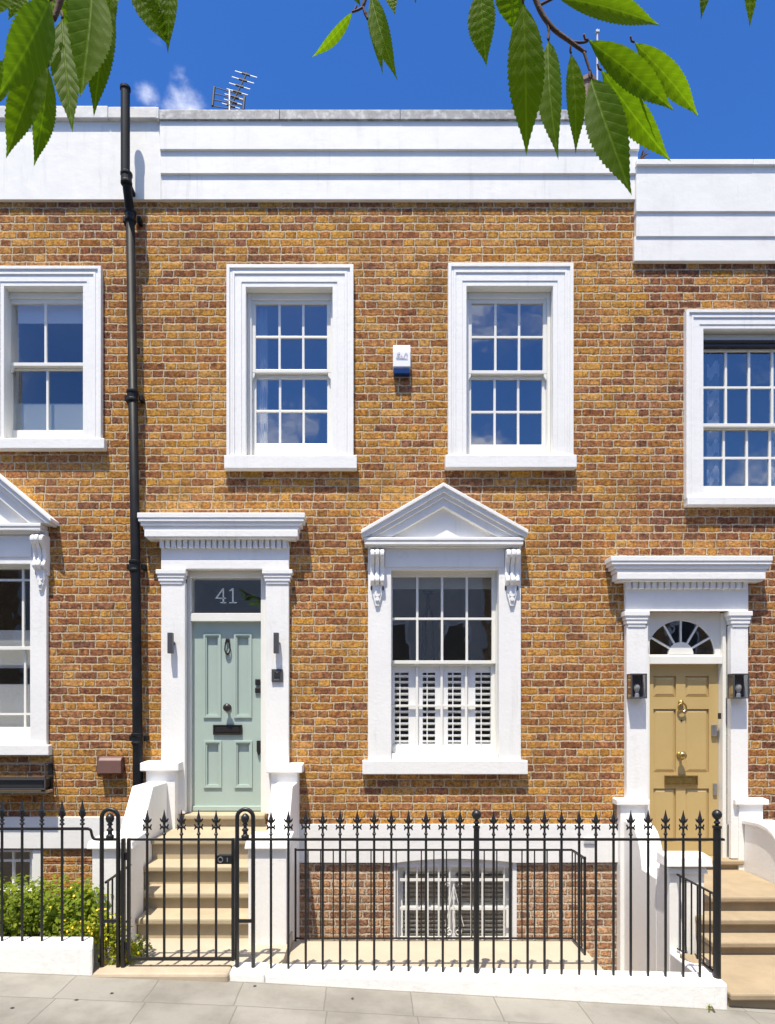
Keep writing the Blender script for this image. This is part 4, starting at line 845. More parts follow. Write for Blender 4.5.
# long railing on the right
r1 = thing('iron_railing', 'long black iron railing with leafy spearheads, in front of the basement window', 'railing', (PX(480, YR), YR, -0.07))
m = MB(); m.box(PX(235.3, YR), PX(724, YR), YR - .016, YR + .016, ZR - .018, ZR); m.build('top_rail', 'iron', r1, bevel=.003)
balusters(r1, [271, 288.4, 305.6, 322.8, 340, 357.2, 374.4, 391.5, 408.6, 425.8, 443, 460, 493.4, 510.5, 527.6, 544.7, 561.6, 579, 596, 613.4, 631, 648, 665.5, 683, 699.8], -0.11, ZR - .002)
for k, (p, r) in enumerate(((476.5, .022), (717, .029))):
    x = PX(p, YR); m = MB(); m.lathe((x, YR, 0), [(r, -.16), (r, ZR + .075), (r + .006, ZR + .08), (r + .006, ZR + .095), (r * .6, ZR + .1)], 12); po = m.build('post', 'iron', r1)
    m = MB(); m.lathe((x, YR, ZR), [(.014, .09), (.014, .11), (.024, .118), (.024, .126), (.014, .134), (.013, .146), (.024, .153), (.036, .172), (.038, .188), (.030, .208), (.012, .222), (.002, .224)], 12); m.build('ball_finial', 'iron', po, smooth=True)
gate_arch(r1, 237.2, 253.2, -0.03, .355)
# railing on the left with plainer buds
r0 = thing('iron_railing', 'black iron railing with plain bud finials on the low wall in front of the hedge', 'railing', (PX(40, YR), YR, .2))
zl = 1.083; m = MB(); m.box(-4.6, PX(88, YR), YR - .016, YR + .016, zl - .018, zl)
m.tube(spline([(PX(87, YR), YR, zl - .009), (PX(90.5, YR), YR, zl - .018), (PX(91.5, YR), YR, zl - .045), (PX(93, YR), YR, ZR + .005), (PX(97, YR), YR, ZR - .009), (PX(119, YR), YR, ZR - .009)], 5), .0115, 6); m.build('top_rail', 'iron', r0)
balusters(r0, [82.4, 62, 42, 22, 2, -18, -38, -58, -78], .17, zl - .002, 'bud')
gate_arch(r0, 101.8, 118.2, -.02, .355)
# gate
gt = thing('iron_gate', 'low black iron gate with five spearheads and a lock box, closing the path', 'gate', (PX(180, YR), YR, 0))
m = MB(); xa, xb = PX(128.8, YR), PX(233.2, YR)
for x in (xa, xb): m.box(x - .0125, x + .0125, YR - .014, YR + .014, .045, ZR)
m.box(xa, xb, YR - .012, YR + .012, ZR - .018, ZR - .001); m.box(xa, xb, YR - .012, YR + .012, .048, .072)
xh = PX(123.4, YR); m.box(xh - .013, xh + .013, YR - .02, YR + .02, -.02, ZR - .002)
for z in (.86, .16): m.lathe((PX(126, YR), YR, z), [(.012, -.03), (.012, .03)], 8); m.box(xh, xa, YR - .008, YR + .008, z - .02, z + .02)
m.build('gate_frame', 'iron', gt, bevel=.003)
balusters(gt, [147.2, 164.2, 181.4, 198.6, 216], .07, ZR - .002, name='bar')
lk = MB(); lk.box(PX(218, YR), PX(232.6, YR), YR - .026, YR + .026, PZ(863.5, YR), PZ(854.5, YR)); lb_ = lk.build('lock_box', 'iron', gt, bevel=.004)
lk = MB(); xk = PX(221.2, YR); lk.tube([(xk + .018 * math.cos(R(a)), YR - .028, PZ(859, YR) + .02 * math.sin(R(a))) for a in range(0, 360, 30)], .0045, 6, True); lk.box(PX(227.6, YR), PX(228.6, YR), YR - .029, YR - .0255, PZ(861, YR), PZ(857, YR)); lk.build('keyhole', 'steel', lb_)

# area railing in front of the lightwell
YA = -1.21; ra = thing('area_railing', 'thin plain black railing around the lightwell of the basement window', 'railing', (.6, YA, -.13))
xs0, xs1 = -.640, 1.91; m = MB()
m.box(xs0, xs1, YA - .01, YA + .01, .703, .719); m.box(xs0, xs1, YA - .008, YA + .008, -.11, -.096)
m.hexa([(xs1 - .01, -1.56, .701), (xs1 + .01, -1.56, .701), (xs1 + .01, YA - .011, .701), (xs1 - .01, YA - .011, .701), (xs1 - .01, -1.56, .717), (xs1 + .01, -1.56, .717), (xs1 + .01, YA - .011, .717), (xs1 - .01, YA - .011, .717)])
m.box(xs1 - .008, xs1 + .008, -1.56, YA - .009, -.109, -.097)
for x, y in ((xs0, YA), (xs1, -1.55)): m.box(x - .009, x + .009, y - .009, y + .009, -.13, .725)
m.build('rail', 'iron', ra)
m = MB(); m.lathe((xs0, YA, 0), [(.0065, -.1), (.0065, .705)], 6); b0 = m.build('bar', 'iron', ra)
n = 22
for k in range(1, n + 1):
    c = b0.copy(); COL.objects.link(c); c.parent = ra; c.location = ((xs1 - xs0) * k / n, 0, 0)
for k in range(1, 4):
    c = b0.copy(); COL.objects.link(c); c.parent = ra; c.location = (xs1 - xs0, -.34 * k / 4, 0)
# two short handrails
def handrail(label, pts_top, pts_bot, n, loc):
    t = thing('handrail', label, 'handrail', loc); m = MB(); m.tube(pts_top, .011, 6); m.build('rail', 'iron', t); m = MB(); m.tube(pts_bot, .009, 6); m.build('rail', 'iron', t)
    A, B = Vector(pts_top[0]), Vector(pts_top[1]); C, E = Vector(pts_bot[0]), Vector(pts_bot[1])
    for k in range(n):
        f = (k + .5) / n; m = MB(); m.tube([A.lerp(B, f), C.lerp(E, f)], .008, 6); m.build('bar', 'iron', t)
handrail('short black iron side rail behind the left gate arch, above the yellow flowers', [(-2.03, YR + .02, .65), (-2.03, -1.575, .66)], [(-2.03, YR + .02, .2), (-2.03, -1.575, .2)], 6, (-2.03, -1.85, 0))
handrail('short black iron handrail between the curved white pier and the railing end post', [(2.894, -1.18, .475), (2.894, -1.80, .475), (PX(717, YR), YR, .44)], [(2.894, -1.18, -.21), (2.894, -1.80, -.16), (PX(717, YR), YR, -.14)], 6, (2.87, -1.6, -.2))

# grille on the basement window
gr = thing('window_grille', 'white iron grille with scrollwork over the basement window', 'window grille', (.3, .05, -.6))
Yg = .03; x0, x1, z0, z1 = bw_op; m = MB()
for y in (879.8, 908.3, 937.5): m.box(x0 + .05, x1 - .05, Yg - .006, Yg + .006, PZ(y, Yg) - .014, PZ(y, Yg) + .014)
for k in range(10):
    x = PX(406 + 10.9 * k, Yg); m.lathe((x, Yg + .001, 0), [(.011, -.95), (.011, PZ(866, Yg))], 6)
m.build('bars', 'white_wood', gr)
def scroll(cx, cy, r, a0, turns, sg=1):
    return [(PX(cx, Yg) + sg * (r * (1 - .8 * t)) * math.cos(R(a0 + 360 * turns * t)), Yg - .014, PZ(cy, Yg) + (r * (1 - .8 * t)) * math.sin(R(a0 + 360 * turns * t))) for t in [i / 24 for i in range(25)]]
m = MB(); ax, ay = 453.5, 884
m.tube([(PX(ax, Yg), Yg - .014, PZ(ay, Yg)), (PX(449.5, Yg), Yg - .014, PZ(905, Yg)), (PX(445.5, Yg), Yg - .014, PZ(925, Yg))], .0045, 6)
m.tube([(PX(ax, Yg), Yg - .014, PZ(ay, Yg)), (PX(458.5, Yg), Yg - .014, PZ(905, Yg)), (PX(463.5, Yg), Yg - .014, PZ(926, Yg))], .0045, 6)
m.lathe((PX(ax, Yg), Yg - .014, 0), [(.008, PZ(940, Yg)), (.008, PZ(ay, Yg))], 6)
for c, sg in ((449.0, 1), (458.0, -1)):
    m.tube(scroll(c, 931.5, .045, 90, 1.4, sg), .0045, 6); m.tube(scroll(c - sg * 1.6, 884.5, .025, 0, 1.2, -sg), .004, 6)
m.build('scrollwork', 'white_wood', gr)

# ------------------------------------------------------------------ things fixed to the walls
pipe = thing('drainpipe', 'black cast-iron drainpipe running the height of the wall between the middle and left houses', 'drainpipe', (-2.5, -.1, 0))
yl, yu = -.115, -.265; xt = -2.557; xbm = -2.475
m = MB(); m.tube([(xbm, yl, -.03), (xbm, yl, 1.3), (-2.50, yl, 3.5), (xt, yl, 7.30)], [.055, .054, .051, .047], 16); m.build('lower_pipe', 'pipe', pipe, smooth=True)
m = MB(); m.tube(spline([(xt, yl, 7.28), (xt, yl, 7.40), (xt + .005, yl - .05, 7.47), (xt + .01, yu + .03, 7.58), (xt + .012, yu, 7.66)], 5), .047, 16); m.build('offset_bend', 'pipe', pipe, smooth=True)
m = MB(); m.lathe((xt, yu, 0), [(.048, 7.62), (.048, PZ(90, yu)), (.056, PZ(90, yu)), (.056, PZ(87.6, yu)), (.045, PZ(87.5, yu)), (.042, 7.7)], 16); m.build('upper_pipe', 'pipe', pipe)
for (x, y, z) in ((xt + .012, yu, 7.67), (xt, yl, 7.38), (-2.535, yl, PZ(396, yl)), (-2.51, yl, PZ(566, yl)), (-2.485, yl, PZ(738.5, yl))):
    m = MB(); m.lathe((x, y, z), [(.050, -.07), (.061, -.06), (.061, -.04), (.056, -.03), (.056, .02), (.064, .03), (.064, .055), (.052, .06)], 16)
    if y == yl:
        for sg in (-1, 1): m.box(x + sg * .06, x + sg * .098, y + .03, -.001, z - .03, z + .03)
    else: m.box(x - .02, x + .02, y + .05, -.043, z - .02, z + .02)
    m.build('collar', 'pipe', pipe, bevel=.004)

al = thing('alarm_box', 'white burglar alarm box with a blue lens, high between the upper windows', 'alarm', (PX(402), -.03, PZ(358)))
Y = -.075; xa, xb = PX(393, Y), PX(410.6, Y)
m = MB(); m.prism([(-.003, PZ(345, Y)), (-.003, PZ(367.5, Y)), (-.085, PZ(367.5, Y)), (-.08, PZ(352, Y)), (-.06, PZ(344, Y))], 'x', xa, xb); m.build('cover', 'white_plastic', al, bevel=.01)
m = MB(); m.box(xa + .008, xb - .008, -.078, -.003, PZ(373.8, Y), PZ(367.7, Y)); m.build('blue_lens', 'blue_plastic', al, bevel=.008)
def strokes(lines, Y, r, name, mat, par):
    m = MB()
    for ln in lines: m.tube([(PX(x, Y), Y, PZ(y, Y)) for x, y in ln], r, 4)
    return m.build(name, mat, par)
Yt = -.0865
strokes([[(400, 352.6), (398, 352.8), (397.2, 354.2), (398.6, 355.8), (397.8, 357.2), (396.2, 357)], [(399.4, 352.8), (399.0, 357)], [(405.6, 352.8), (404.2, 356.8)], [(405.6, 352.8), (407.4, 353.8), (406.8, 356.8)], [(396.3, 358.6), (407.5, 358.8)]], Yt, .0022, 'logo', 'ink', al)
strokes([[(400.6, 355), (402.2, 355.2)], [(399.5, 357.2), (404, 357.4)]], Yt, .0022, 'logo', 'ink_pink', al)

vt = MB(); Y = -.09; vt.prism([(-.002, PZ(757, Y)), (-.07, PZ(757.5, Y)), (-.10, PZ(760.5, Y)), (-.10, PZ(773.5, Y)), (-.002, PZ(773.5, Y))], 'x', PX(98.5, Y), PX(121.2, Y))
vt.box(PX(97, 0), PX(123.7, 0), -.014, -.001, PZ(774), PZ(756))
tag(vt.build('vent_cowl', 'brown_metal', org=(PX(110), 0, PZ(765)), bevel=.006), 'brown metal vent cowl on the brick wall left of the drainpipe', 'vent')
vt = MB(); vt.box(PX(582.5), PX(594), -.05, -.036, PZ(843), PZ(837)); 
for k in range(4): vt.box(PX(583), PX(593.5), -.054, -.05, PZ(842.4 - k * 1.4), PZ(841.8 - k * 1.4))
tag(vt.build('air_vent', 'coping', org=(PX(588), -.04, PZ(840))), 'small grey air vent in the white band above the basement wall', 'vent')
def slim_lamp(px, label):
    Y = -.13; t = thing('wall_lamp', label, 'lamp', (PX(px, Y), -.08, PZ(643, Y)), 'slim wall lamps beside the sage green door')
    m = MB(); m.box(PX(px - 2.5, Y), PX(px + 2.5, Y), -.175, -.115, PZ(653.6, Y), PZ(633, Y)); m.build('body', 'bracket_metal', t, bevel=.003)
    m = MB(); m.lathe((PX(px, Y), 0, PZ(643, Y)), [(.03, -.0805), (.03, -.095), (.014, -.097), (.014, -.116)], 12, 'y'); m.build('bracket', 'bracket_metal', t)
slim_lamp(171, 'slim dark grey wall lamp on the pilaster left of the sage green door'); slim_lamp(276.5, 'slim dark grey wall lamp above the entry panel right of the sage green door')
bp = thing('entry_panel', 'square dark grey door entry panel on the pilaster right of the sage green door', 'intercom', (PX(277, -.1), -.08, PZ(675, -.1)))
Y = -.1; m = MB(); m.box(PX(271.5, Y), PX(282.8, Y), -.102, -.081, PZ(682, Y), PZ(669, Y)); m.build('plate', 'bracket_metal', bp, bevel=.004)
m = MB(); m.box(PX(274.3, Y), PX(280, Y), -.112, -.1025, PZ(678, Y), PZ(671.2, Y)); m.build('camera_unit', 'dark_plastic', bp, bevel=.003)
m = MB(); m.box(PX(274, Y), PX(279.4, Y), -.106, -.1025, PZ(680.4, Y), PZ(678.8, Y)); m.lathe((PX(277.2, Y), 0, PZ(672.6, Y)), [(.007, -.1125), (.007, -.115)], 8, 'y'); m.build('button', 'steel', bp)
def lantern(px, label):
    Y = -.17; t = thing('wall_lantern', label, 'lamp', (PX(px, Y), -.08, PZ(686, Y)), 'box lanterns beside the ochre door')
    xa, xb, zb, zt = PX(px - 8, Y), PX(px + 8, Y), PZ(698.5, Y), PZ(673.6, Y); ya, yb = -.20, -.081
    m = MB(); m.ring(xa, xb, zb, zt, .014, ya, ya + .014); m.ring(xa, xb, zb, zt, .014, yb - .014, yb)
    m.box(xa, xb, ya + .014, yb - .014, zt - .012, zt - .001); m.box(xa, xb, ya + .014, yb - .014, zb + .001, zb + .012); m.box(xa + .014, xb - .014, yb - .008, yb - .002, zb + .014, zt - .014); m.build('frame', 'bracket_metal', t, bevel=.002)
    m = MB(); m.add([(xa + .014, ya + .007, zb), (xb - .014, ya + .007, zb), (xb - .014, ya + .007, zt), (xa + .014, ya + .007, zt)], [(0, 1, 2, 3)])
    for x in (xa + .004, xb - .004): m.add([(x, ya + .01, zb + .01), (x, yb - .01, zb + .01), (x, yb - .01, zt - .01), (x, ya + .01, zt - .01)], [(0, 1, 2, 3)])
    m.build('glass', 'glass_clear', t)
    xm = (xa + xb) / 2; ym = (ya + yb) / 2; m = MB(); m.lathe((xm, ym, zb), [(.022, .012), (.022, .05), (.016, .055)], 10); m.build('lamp_holder', 'white_plastic', t)
    m = MB(); m.lathe((xm, ym, zb), [(.014, .055), (.018, .075), (.031, .105), (.032, .125), (.022, .148), (.004, .156)], 12); m.build('bulb', 'curtain', t, smooth=True)
lantern(638, 'glass box lantern on the pilaster left of the ochre door'); lantern(740, 'glass box lantern on the pilaster right of the ochre door')
ba = MB(); ba.box(PX(719.6, -.01), PX(721.8, -.01), -.0, .03, PZ(719, .0), PZ(713, .0)); tag(ba.build('doorbell', 'dark_plastic', org=(PX(720.5), .0, PZ(716)), bevel=.003), 'small black doorbell on the frame right of the ochre door', 'doorbell')
# window-box holder under the left ground-floor sill
wb = thing('window_box_holder', 'black metal window-box holder hanging under the left ground-floor window sill', 'window box', (PX(20, -.2), -.1, PZ(780, -.2)))
Y = -.20; xl, xr2 = PX(-84, Y), PX(45.5, Y); m = MB()
for y in (763.6, 777.3): m.box(xl, xr2, Y - .006, Y + .006, PZ(y, Y) - .009, PZ(y, Y) + .009); m.box(xr2 - .012, xr2, Y + .006, -.03, PZ(y, Y) - .009, PZ(y, Y) + .009)
m.box(xl, xr2, Y - .01, Y + .01, PZ(789, Y) - .008, PZ(789, Y) + .008)
for x in (xr2 - .012, PX(-20, Y), xl): m.box(x, x + .012, Y - .004, Y + .008, PZ(789, Y), PZ(763, Y))
m.build('guard_rail', 'bracket_metal', wb)
m = MB(); m.box(xl + .02, xr2 - .03, Y + .02, -.03, PZ(788.6, Y), PZ(779.5, Y)); m.build('trough', 'dark_plastic', wb, bevel=.008)
m = MB()
for x in (PX(50, -.03), PX(-30, -.03)): m.box(x - .02, x + .02, -.03, -.002, PZ(792, -.03), PZ(762, -.03)); m.box(x - .02, x + .02, -.19, -.03, PZ(790, -.05), PZ(788.4, -.05))
m.build('wall_bracket', 'iron', wb)
m = MB(); m.box(xl, PX(50, -.1), -.185, -.032, PZ(793.5, -.2), PZ(791, -.2)); m.build('shelf', 'timber', wb)

# curtains behind the panes
def curtain(label, x0, x1, z0, z1, y, mat, group=None):
    m = MB(); n = 22; vs = []
    for k in range(n + 1):
        x = x0 + (x1 - x0) * k / n; yy = y + .02 * math.sin(k * 1.9)
        vs += [(x, yy, z0), (x, yy, z1), (x, yy + .008, z0), (x, yy + .008, z1)]
    fs = []
    for k in range(n): a = 4 * k; b = a + 4; fs += [(a, b, b + 1, a + 1), (a + 2, a + 3, b + 3, b + 2)]
    m.add(vs, fs); return tag(m.build('curtain', mat, org=((x0 + x1) / 2, y, z1), smooth=True), label, 'curtain', group)
curtain('pale linen curtain at the left side of the upper left window of the middle house', PX(256, .3), PX(269, .3), wl_op[2] - .1, wl_op[3] + .1, .215, 'curtain')
curtain('grey patterned curtain at the left side of the window of the right house', PX(703, .3), PX(714.5, .3), RW_op[2] - .1, RW_op[3] + .1, .215, 'curtain_pattern')
curtain('grey patterned curtain at the right edge, in the window of the right house', PX(764.5, .3), PX(795, .3), RW_op[2] - .1, RW_op[3] + .1, .215, 'curtain_pattern')
lt = thing('tripod_lamp', 'dark tripod stand inside the pedimented ground-floor window', 'lamp', (PX(428, .8), .8, 2.2)); Y = .8
m = MB(); m.box(PX(422.5, Y), PX(433, Y), Y - .05, Y + .05, PZ(593.6, Y), PZ(591.5, Y)); m.lathe((PX(428, Y), Y, 0), [(.02, PZ(606, Y)), (.02, PZ(593, Y))], 8)
for dx, dy in ((-4.5, 0), (4.5, 0), (0, .3)): m.tube([(PX(428, Y), Y, PZ(604, Y)), (PX(428 + dx, Y), Y + dy, PZ(618, Y)), (PX(428 + dx * 2.6, Y), Y + dy, .9)], .015, 6)
m.build('stand', 'dark_plastic', lt)

# roof aerials
ae = thing('tv_aerial', 'tilted silver television aerial on the roof behind the parapet', 'aerial', (PX(230, 1.2), 1.2, 8.0)); Y = 1.2
def A3(px, py, dy=0.0): return Vector((PX(px, Y), Y + dy, PZ(py, Y)))
m = MB(); m.tube([A3(229.5, 125), A3(229.5, 90)], .012, 8); m.build('mast', 'alu', ae)
m = MB(); m.tube([A3(230, 108), A3(247, 73)], .011, 6); m.build('boom', 'bronze', ae)
el = MB(); hb = MB()
for k, (cx, cy, hw) in enumerate(((246, 74.3, 11), (243, 80.2, 11), (239.7, 86.2, 10.5), (237.3, 92, 10.5), (234.8, 97, 10), (233, 102, 9), (231, 106, 9))):
    el.tube([A3(cx - hw, cy - hw * .30), A3(cx + hw, cy + hw * .30)], .006, 6); hb.tube([A3(cx - 4, cy - 1.2), A3(cx + 4, cy + 1.2)], .013, 6)
el.build('director_rods', 'alu', ae); hb.build('insulators', 'dark_plastic', ae)
m = MB(); m.tube([A3(214.3, 87), A3(212.6, 106)], .016, 6); m.tube([A3(244.5, 97), A3(243.3, 110)], .016, 6)
for k in range(4): f = k / 3; m.tube([A3(214.3 - 1.7 * f, 87 + 19 * f), A3(244.5 - 1.2 * f, 96 + 15 * f)], .006, 6)
m.build('reflector', 'dark_plastic', ae)
Y = .8; ms = MB(); ms.lathe((PX(597.3, Y), Y, 0), [(.011, 8.0), (.011, PZ(30, Y)), (.004, PZ(29, Y))], 8); ms.box(PX(595.5, Y), PX(599, Y), Y - .02, Y + .02, PZ(33, Y), PZ(31, Y)); tag(ms.build('roof_mast', 'alu', org=(PX(597.3, Y), Y, 8.05)), 'thin pale mast on the roof, mostly hidden by the cherry leaves', 'mast')
Y = 1.5; ck = MB(); ck.lathe((PX(587, Y), Y, 8.05), [(.10, 0), (.10, PZ(88, Y) - 8.05), (.12, PZ(86, Y) - 8.05), (.12, PZ(82, Y) - 8.05), (.08, PZ(82, Y) - 8.05)], 12); tag(ck.build('chimney_pot', 'brown_metal', org=(PX(587, Y), Y, 8.05)), 'dark chimney pot just showing above the parapet behind the leaves', 'chimney pot')

# ------------------------------------------------------------------ plants
def leaflet(m, p, n, u, L, W):
    """two folded halves of a small leaf: p base, u the way it points, n its face"""
    s = n.cross(u); b = len(m.v)
    m.v += [tuple(p), tuple(p + u * L * .45 + s * W * .5 + n * W * .12), tuple(p + u * L), tuple(p + u * L * .45 - s * W * .5 + n * W * .12), tuple(p + u * L * .5)]
    m.f += [(b, b + 4, b + 1), (b + 1, b + 4, b + 2), (b, b + 3, b + 4), (b + 3, b + 2, b + 4)]
def rv(): 
    while True:
        v = Vector((rnd.uniform(-1, 1), rnd.uniform(-1, 1), rnd.uniform(-1, 1)))
        if .1 < v.length < 1: return v.normalized()
def shrub(name, label, cat, lobes, nleaf, mat, base, size=(.035, .06), flowers=(), stems=10):
    t = thing(name, label, cat, base); m = MB()
    for _ in range(nleaf):
        c, r = rnd.choices(lobes, weights=[l[1][0] * l[1][2] for l in lobes])[0]
        d = rv(); rr = rnd.uniform(.55, 1.08) if rnd.random() < .8 else rnd.uniform(.1, .6)
        p = Vector(c) + Vector((d.x * r[0], d.y * r[1], d.z * r[2])) * rr
        if p.z < base[2]: p.z = base[2] + rnd.uniform(0, .1)
        n = (d + Vector((0, -.4, .8)) + rv() * .9).normalized(); u = n.cross(rv()).normalized(); u = (u + Vector((0, 0, -.15))).normalized(); n = (n - u * n.dot(u)).normalized()
        L = rnd.uniform(*size); leaflet(m, p, n, u, L, L * rnd.uniform(.5, .7))
    m.build('leaves', mat, t, recalc=False)
    s = MB()
    for _ in range(stems):
        c, r = rnd.choice(lobes); b = Vector((base[0] + (c[0] - base[0]) * .8 + rnd.uniform(-.06, .06), base[1] + rnd.uniform(-.08, .08), base[2]))
        e = Vector(c) + rv() * min(r) * .8; s.tube([b, b.lerp(e, .5) + rv() * .03, e], [.008, .006, .003], 5)
    s.build('stems', 'bark', t)
    for (fm_, n_, sz) in flowers:
        f = MB()
        for _ in range(n_):
            c, r = rnd.choice(lobes); d = rv(); d.y = -abs(d.y); p = Vector(c) + Vector((d.x * r[0], d.y * r[1], d.z * r[2])) * 1.06
            if p.z < base[2] + .03: continue
            nn = (d + Vector((0, -.5, .3))).normalized(); a = nn.cross(rv()).normalized()
            for k in range(5):
                u = Matrix.Rotation(R(72 * k), 3, nn) @ a; leaflet(f, p, nn, u, sz, sz * .8)
        f.build('flowers', fm_, t, recalc=False)
    return t
yh = -1.62
shrub('hedge', 'leafy green and yellowish hedge behind the left railing', 'hedge', [((-3.0 + .19 * k + rnd.uniform(-.04, .04), yh + rnd.uniform(-.06, .06), .25 + rnd.uniform(-.03, .05)), (.22, .26, .29 + rnd.uniform(-.02, .04))) for k in range(4)] + [((-4.2 + .24 * k, yh, .24), (.26, .27, .34)) for k in range(5)], 9500, 'hedge', (-3.2, yh, -.03), flowers=(('petal_white', 12, .014),))
shrub('shrub', 'rounded green shrub at the right end of the hedge, nearest the path', 'shrub', [((-2.46, yh + .02, .22), (.17, .22, .27)), ((-2.55, yh - .08, .18), (.16, .2, .24))], 2800, 'hedge', (-2.48, yh, -.03), flowers=(('petal_yellow', 12, .012),))
shrub('flowering_plant', 'small yellow-flowered plant at the left foot of the gate', 'plant', [((-1.98, -2.02, .14), (.12, .10, .22)), ((-2.13, -1.93, .22), (.16, .08, .16)), ((-1.90, -2.03, .07), (.10, .09, .12)), ((-2.3, -1.95, .2), (.16, .06, .12))], 1700, 'hedge_yellow', (-2.0, -2.0, -.03), size=(.022, .04), flowers=(('petal_yellow', 85, .013),))
shrub('flowering_plant', 'little loose plant inside the gate at the foot of the white wall', 'plant', [((-1.86, -1.86, .05), (.10, .08, .10))], 160, 'hedge', (-1.88, -1.86, -.03), size=(.02, .04), stems=5)
shrub('weed', 'tiny green weed at the foot of the long white wall near its right end', 'weed', [((2.62, -2.26, gz(2.62) + .02), (.022, .015, .02))], 26, 'hedge', (2.62, -2.26, gz(2.62)), size=(.012, .022), stems=2)
tw = MB(); b = Vector((PX(640, -.03), -.03, PZ(160, -.03)))
for dx, dz in ((.08, .10), (.10, .06), (.05, .12), (.09, .01), (.02, .09), (.06, .05)): tw.tube([b, b + Vector((dx * .5, -.02, dz * .6)), b + Vector((dx, -.03, dz))], [.008, .006, .003], 5)
tag(tw.build('dry_weed', 'bark', org=tuple(b)), 'dry reddish weed growing where the two parapets meet', 'weed')
for k, (px_, py_) in enumerate(((79, 1000), (114, 993), (352, 1000), (15, 1008), (253, 987))):
    zz = -0.06; yq = F / ((py_ - CY) / (H - zz)) - D
    for _ in range(3): x_ = PX(px_, yq); zz = gz(x_); yq = F / ((py_ - CY) / (H - zz)) - D
    m = MB(); a = rnd.uniform(0, 6.28); u = Vector((math.cos(a), math.sin(a), .05)); leaflet(m, Vector((PX(px_, yq), yq, zz + .004)), Vector((0, 0, 1)), u, .034, .022)
    tag(m.build('fallen_leaf', 'dry_leaf', org=(PX(px_, yq), yq, zz)), 'small dark dry leaf lying on the pavement', 'leaf', 'dry leaves on the pavement')

# ------------------------------------------------------------------ the cherry tree whose leaves hang into the view
tree = thing('cherry_tree', 'cherry tree whose toothed green leaves hang from above in front of the houses', 'tree', (-2.5, -8.6, gz(-2.5) - .12))
m = MB(); m.tube(spline([(-2.5, -8.6, -.3), (-2.48, -8.58, 1.2), (-2.38, -8.5, 2.4), (-2.2, -8.35, 3.2), (-2.0, -8.3, 4.2)], 6), [.17 - .004 * i for i in range(25)], 12); m.build('trunk', 'bark', tree, smooth=True)
OUT = [(0, .0), (.04, .16), (.1, .40), (.18, .66), (.28, .87), (.4, .99), (.5, 1.0), (.6, .92), (.7, .74), (.79, .50), (.86, .29), (.92, .14), (.97, .05), (1, .0)]
def width(t):
    for (a, b), (c, d) in zip(OUT, OUT[1:]):
        if a <= t <= c: return b + (d - b) * (t - a) / (c - a)
    return 0
def big_leaf(m, base, tip, W, face, curl=.12, teeth=26, roll=0.0):
    base, tip = Vector(base), Vector(tip); ax = tip - base; L = ax.length; ax.normalize()
    n = (face - ax * face.dot(ax)).normalized(); n = Matrix.Rotation(roll, 3, ax) @ n; s = ax.cross(n)
    N = teeth * 2; cols = (-1, -.5, 0, .5, 1); b0 = len(m.v)
    for i in range(N + 1):
        t = i / N; w = width(t) * W / 2; bend = math.sin(t * math.pi) * L * .045 - t * t * L * curl * .5
        for c in cols:
            ww = w * c
            if abs(c) == 1 and 0 < i < N: ww *= 1.06 if i % 2 == 0 else .965
            tt = t + (.010 if (abs(c) == 1 and i % 2 == 0) else 0)
            p = base + ax * (L * min(tt, 1)) + s * ww + n * (bend + abs(c) ** 1.3 * w * .24 + .0004 * math.sin(t * 60 - abs(c) * 5) * (abs(c) == .5))
            m.v.append(tuple(p)); m.uv[len(m.v) - 1] = (.5 + c * .5 * max(width(t), .05) , t)
    for i in range(N):
        for c in range(4):
            a = b0 + i * 5 + c; m.f.append((a, a + 1, a + 6, a + 5))
def put_uv(o, m):
    uvl = o.data.uv_layers.new(name='UVMap')
    for lp in o.data.loops: uvl.data[lp.index].uv = m.uv.get(lp.vertex_index, (.5, .5))
def cam_pt(px, py, d):                                     # the point d metres out from the camera plane that this leaf reaches
    return Vector(((px - CX) * d / F, -D + d, H + (CY - py) * d / F))
def spray(branch_pts, radii, leaves, extra, seed):
    r_ = random.Random(seed); m = MB(); 
    for pts, rad in zip(branch_pts, radii): sp = spline(pts, 5); m.tube(sp, [rad[0] + (rad[1] - rad[0]) * i / (len(sp) - 1) for i in range(len(sp))], 7)
    lm = MB()
    for (bx, by, tx, ty, w, d, dd, roll) in leaves:
        B, T = cam_pt(bx, by, d), cam_pt(tx, ty, d + dd); big_leaf(lm, B, T, w * d / F / (1 + .42 * abs((T - B).normalized().x)) * 0.94, (cam.location - (B + T) / 2).normalized(), roll=R(roll), curl=r_.uniform(-.1, .15))
        st = B + (B - T).normalized() * .005 + Vector((0, 0, .002)); m.tube([B, (B + st) / 2 + Vector((0, .002, 0)), st], .0011, 5)
    for p in extra:
        for _ in range(3):
            B = Vector(p) + Vector((r_.uniform(-.08, .08), r_.uniform(-.08, .08), r_.uniform(-.02, .06))); T = B + Vector((r_.uniform(-.06, .06), r_.uniform(-.06, .06), -r_.uniform(.03, .07)))
            big_leaf(lm, B, T, r_.uniform(.035, .05), Vector((r_.uniform(-.6, .6), -1, r_.uniform(-.2, .8))), teeth=16)
    b = m.build('branch', 'bark', tree, smooth=True)
    l = lm.build('leaves', 'leaf', b, recalc=False, smooth=True); put_uv(l, lm)
d0 = .62
limb = [Vector((-2.12, -8.32, 3.45)), Vector((-1.5, -7.7, 3.25)), Vector((-.8, -7.0, 3.10)), Vector((-.25, -6.62, 3.0)), Vector((.15, -6.56, 2.93))]
def ex(a, b, n): return [Vector(a).lerp(Vector(b), k / max(1, n - 1)) + Vector((0, 0, .03)) for k in range(n)]
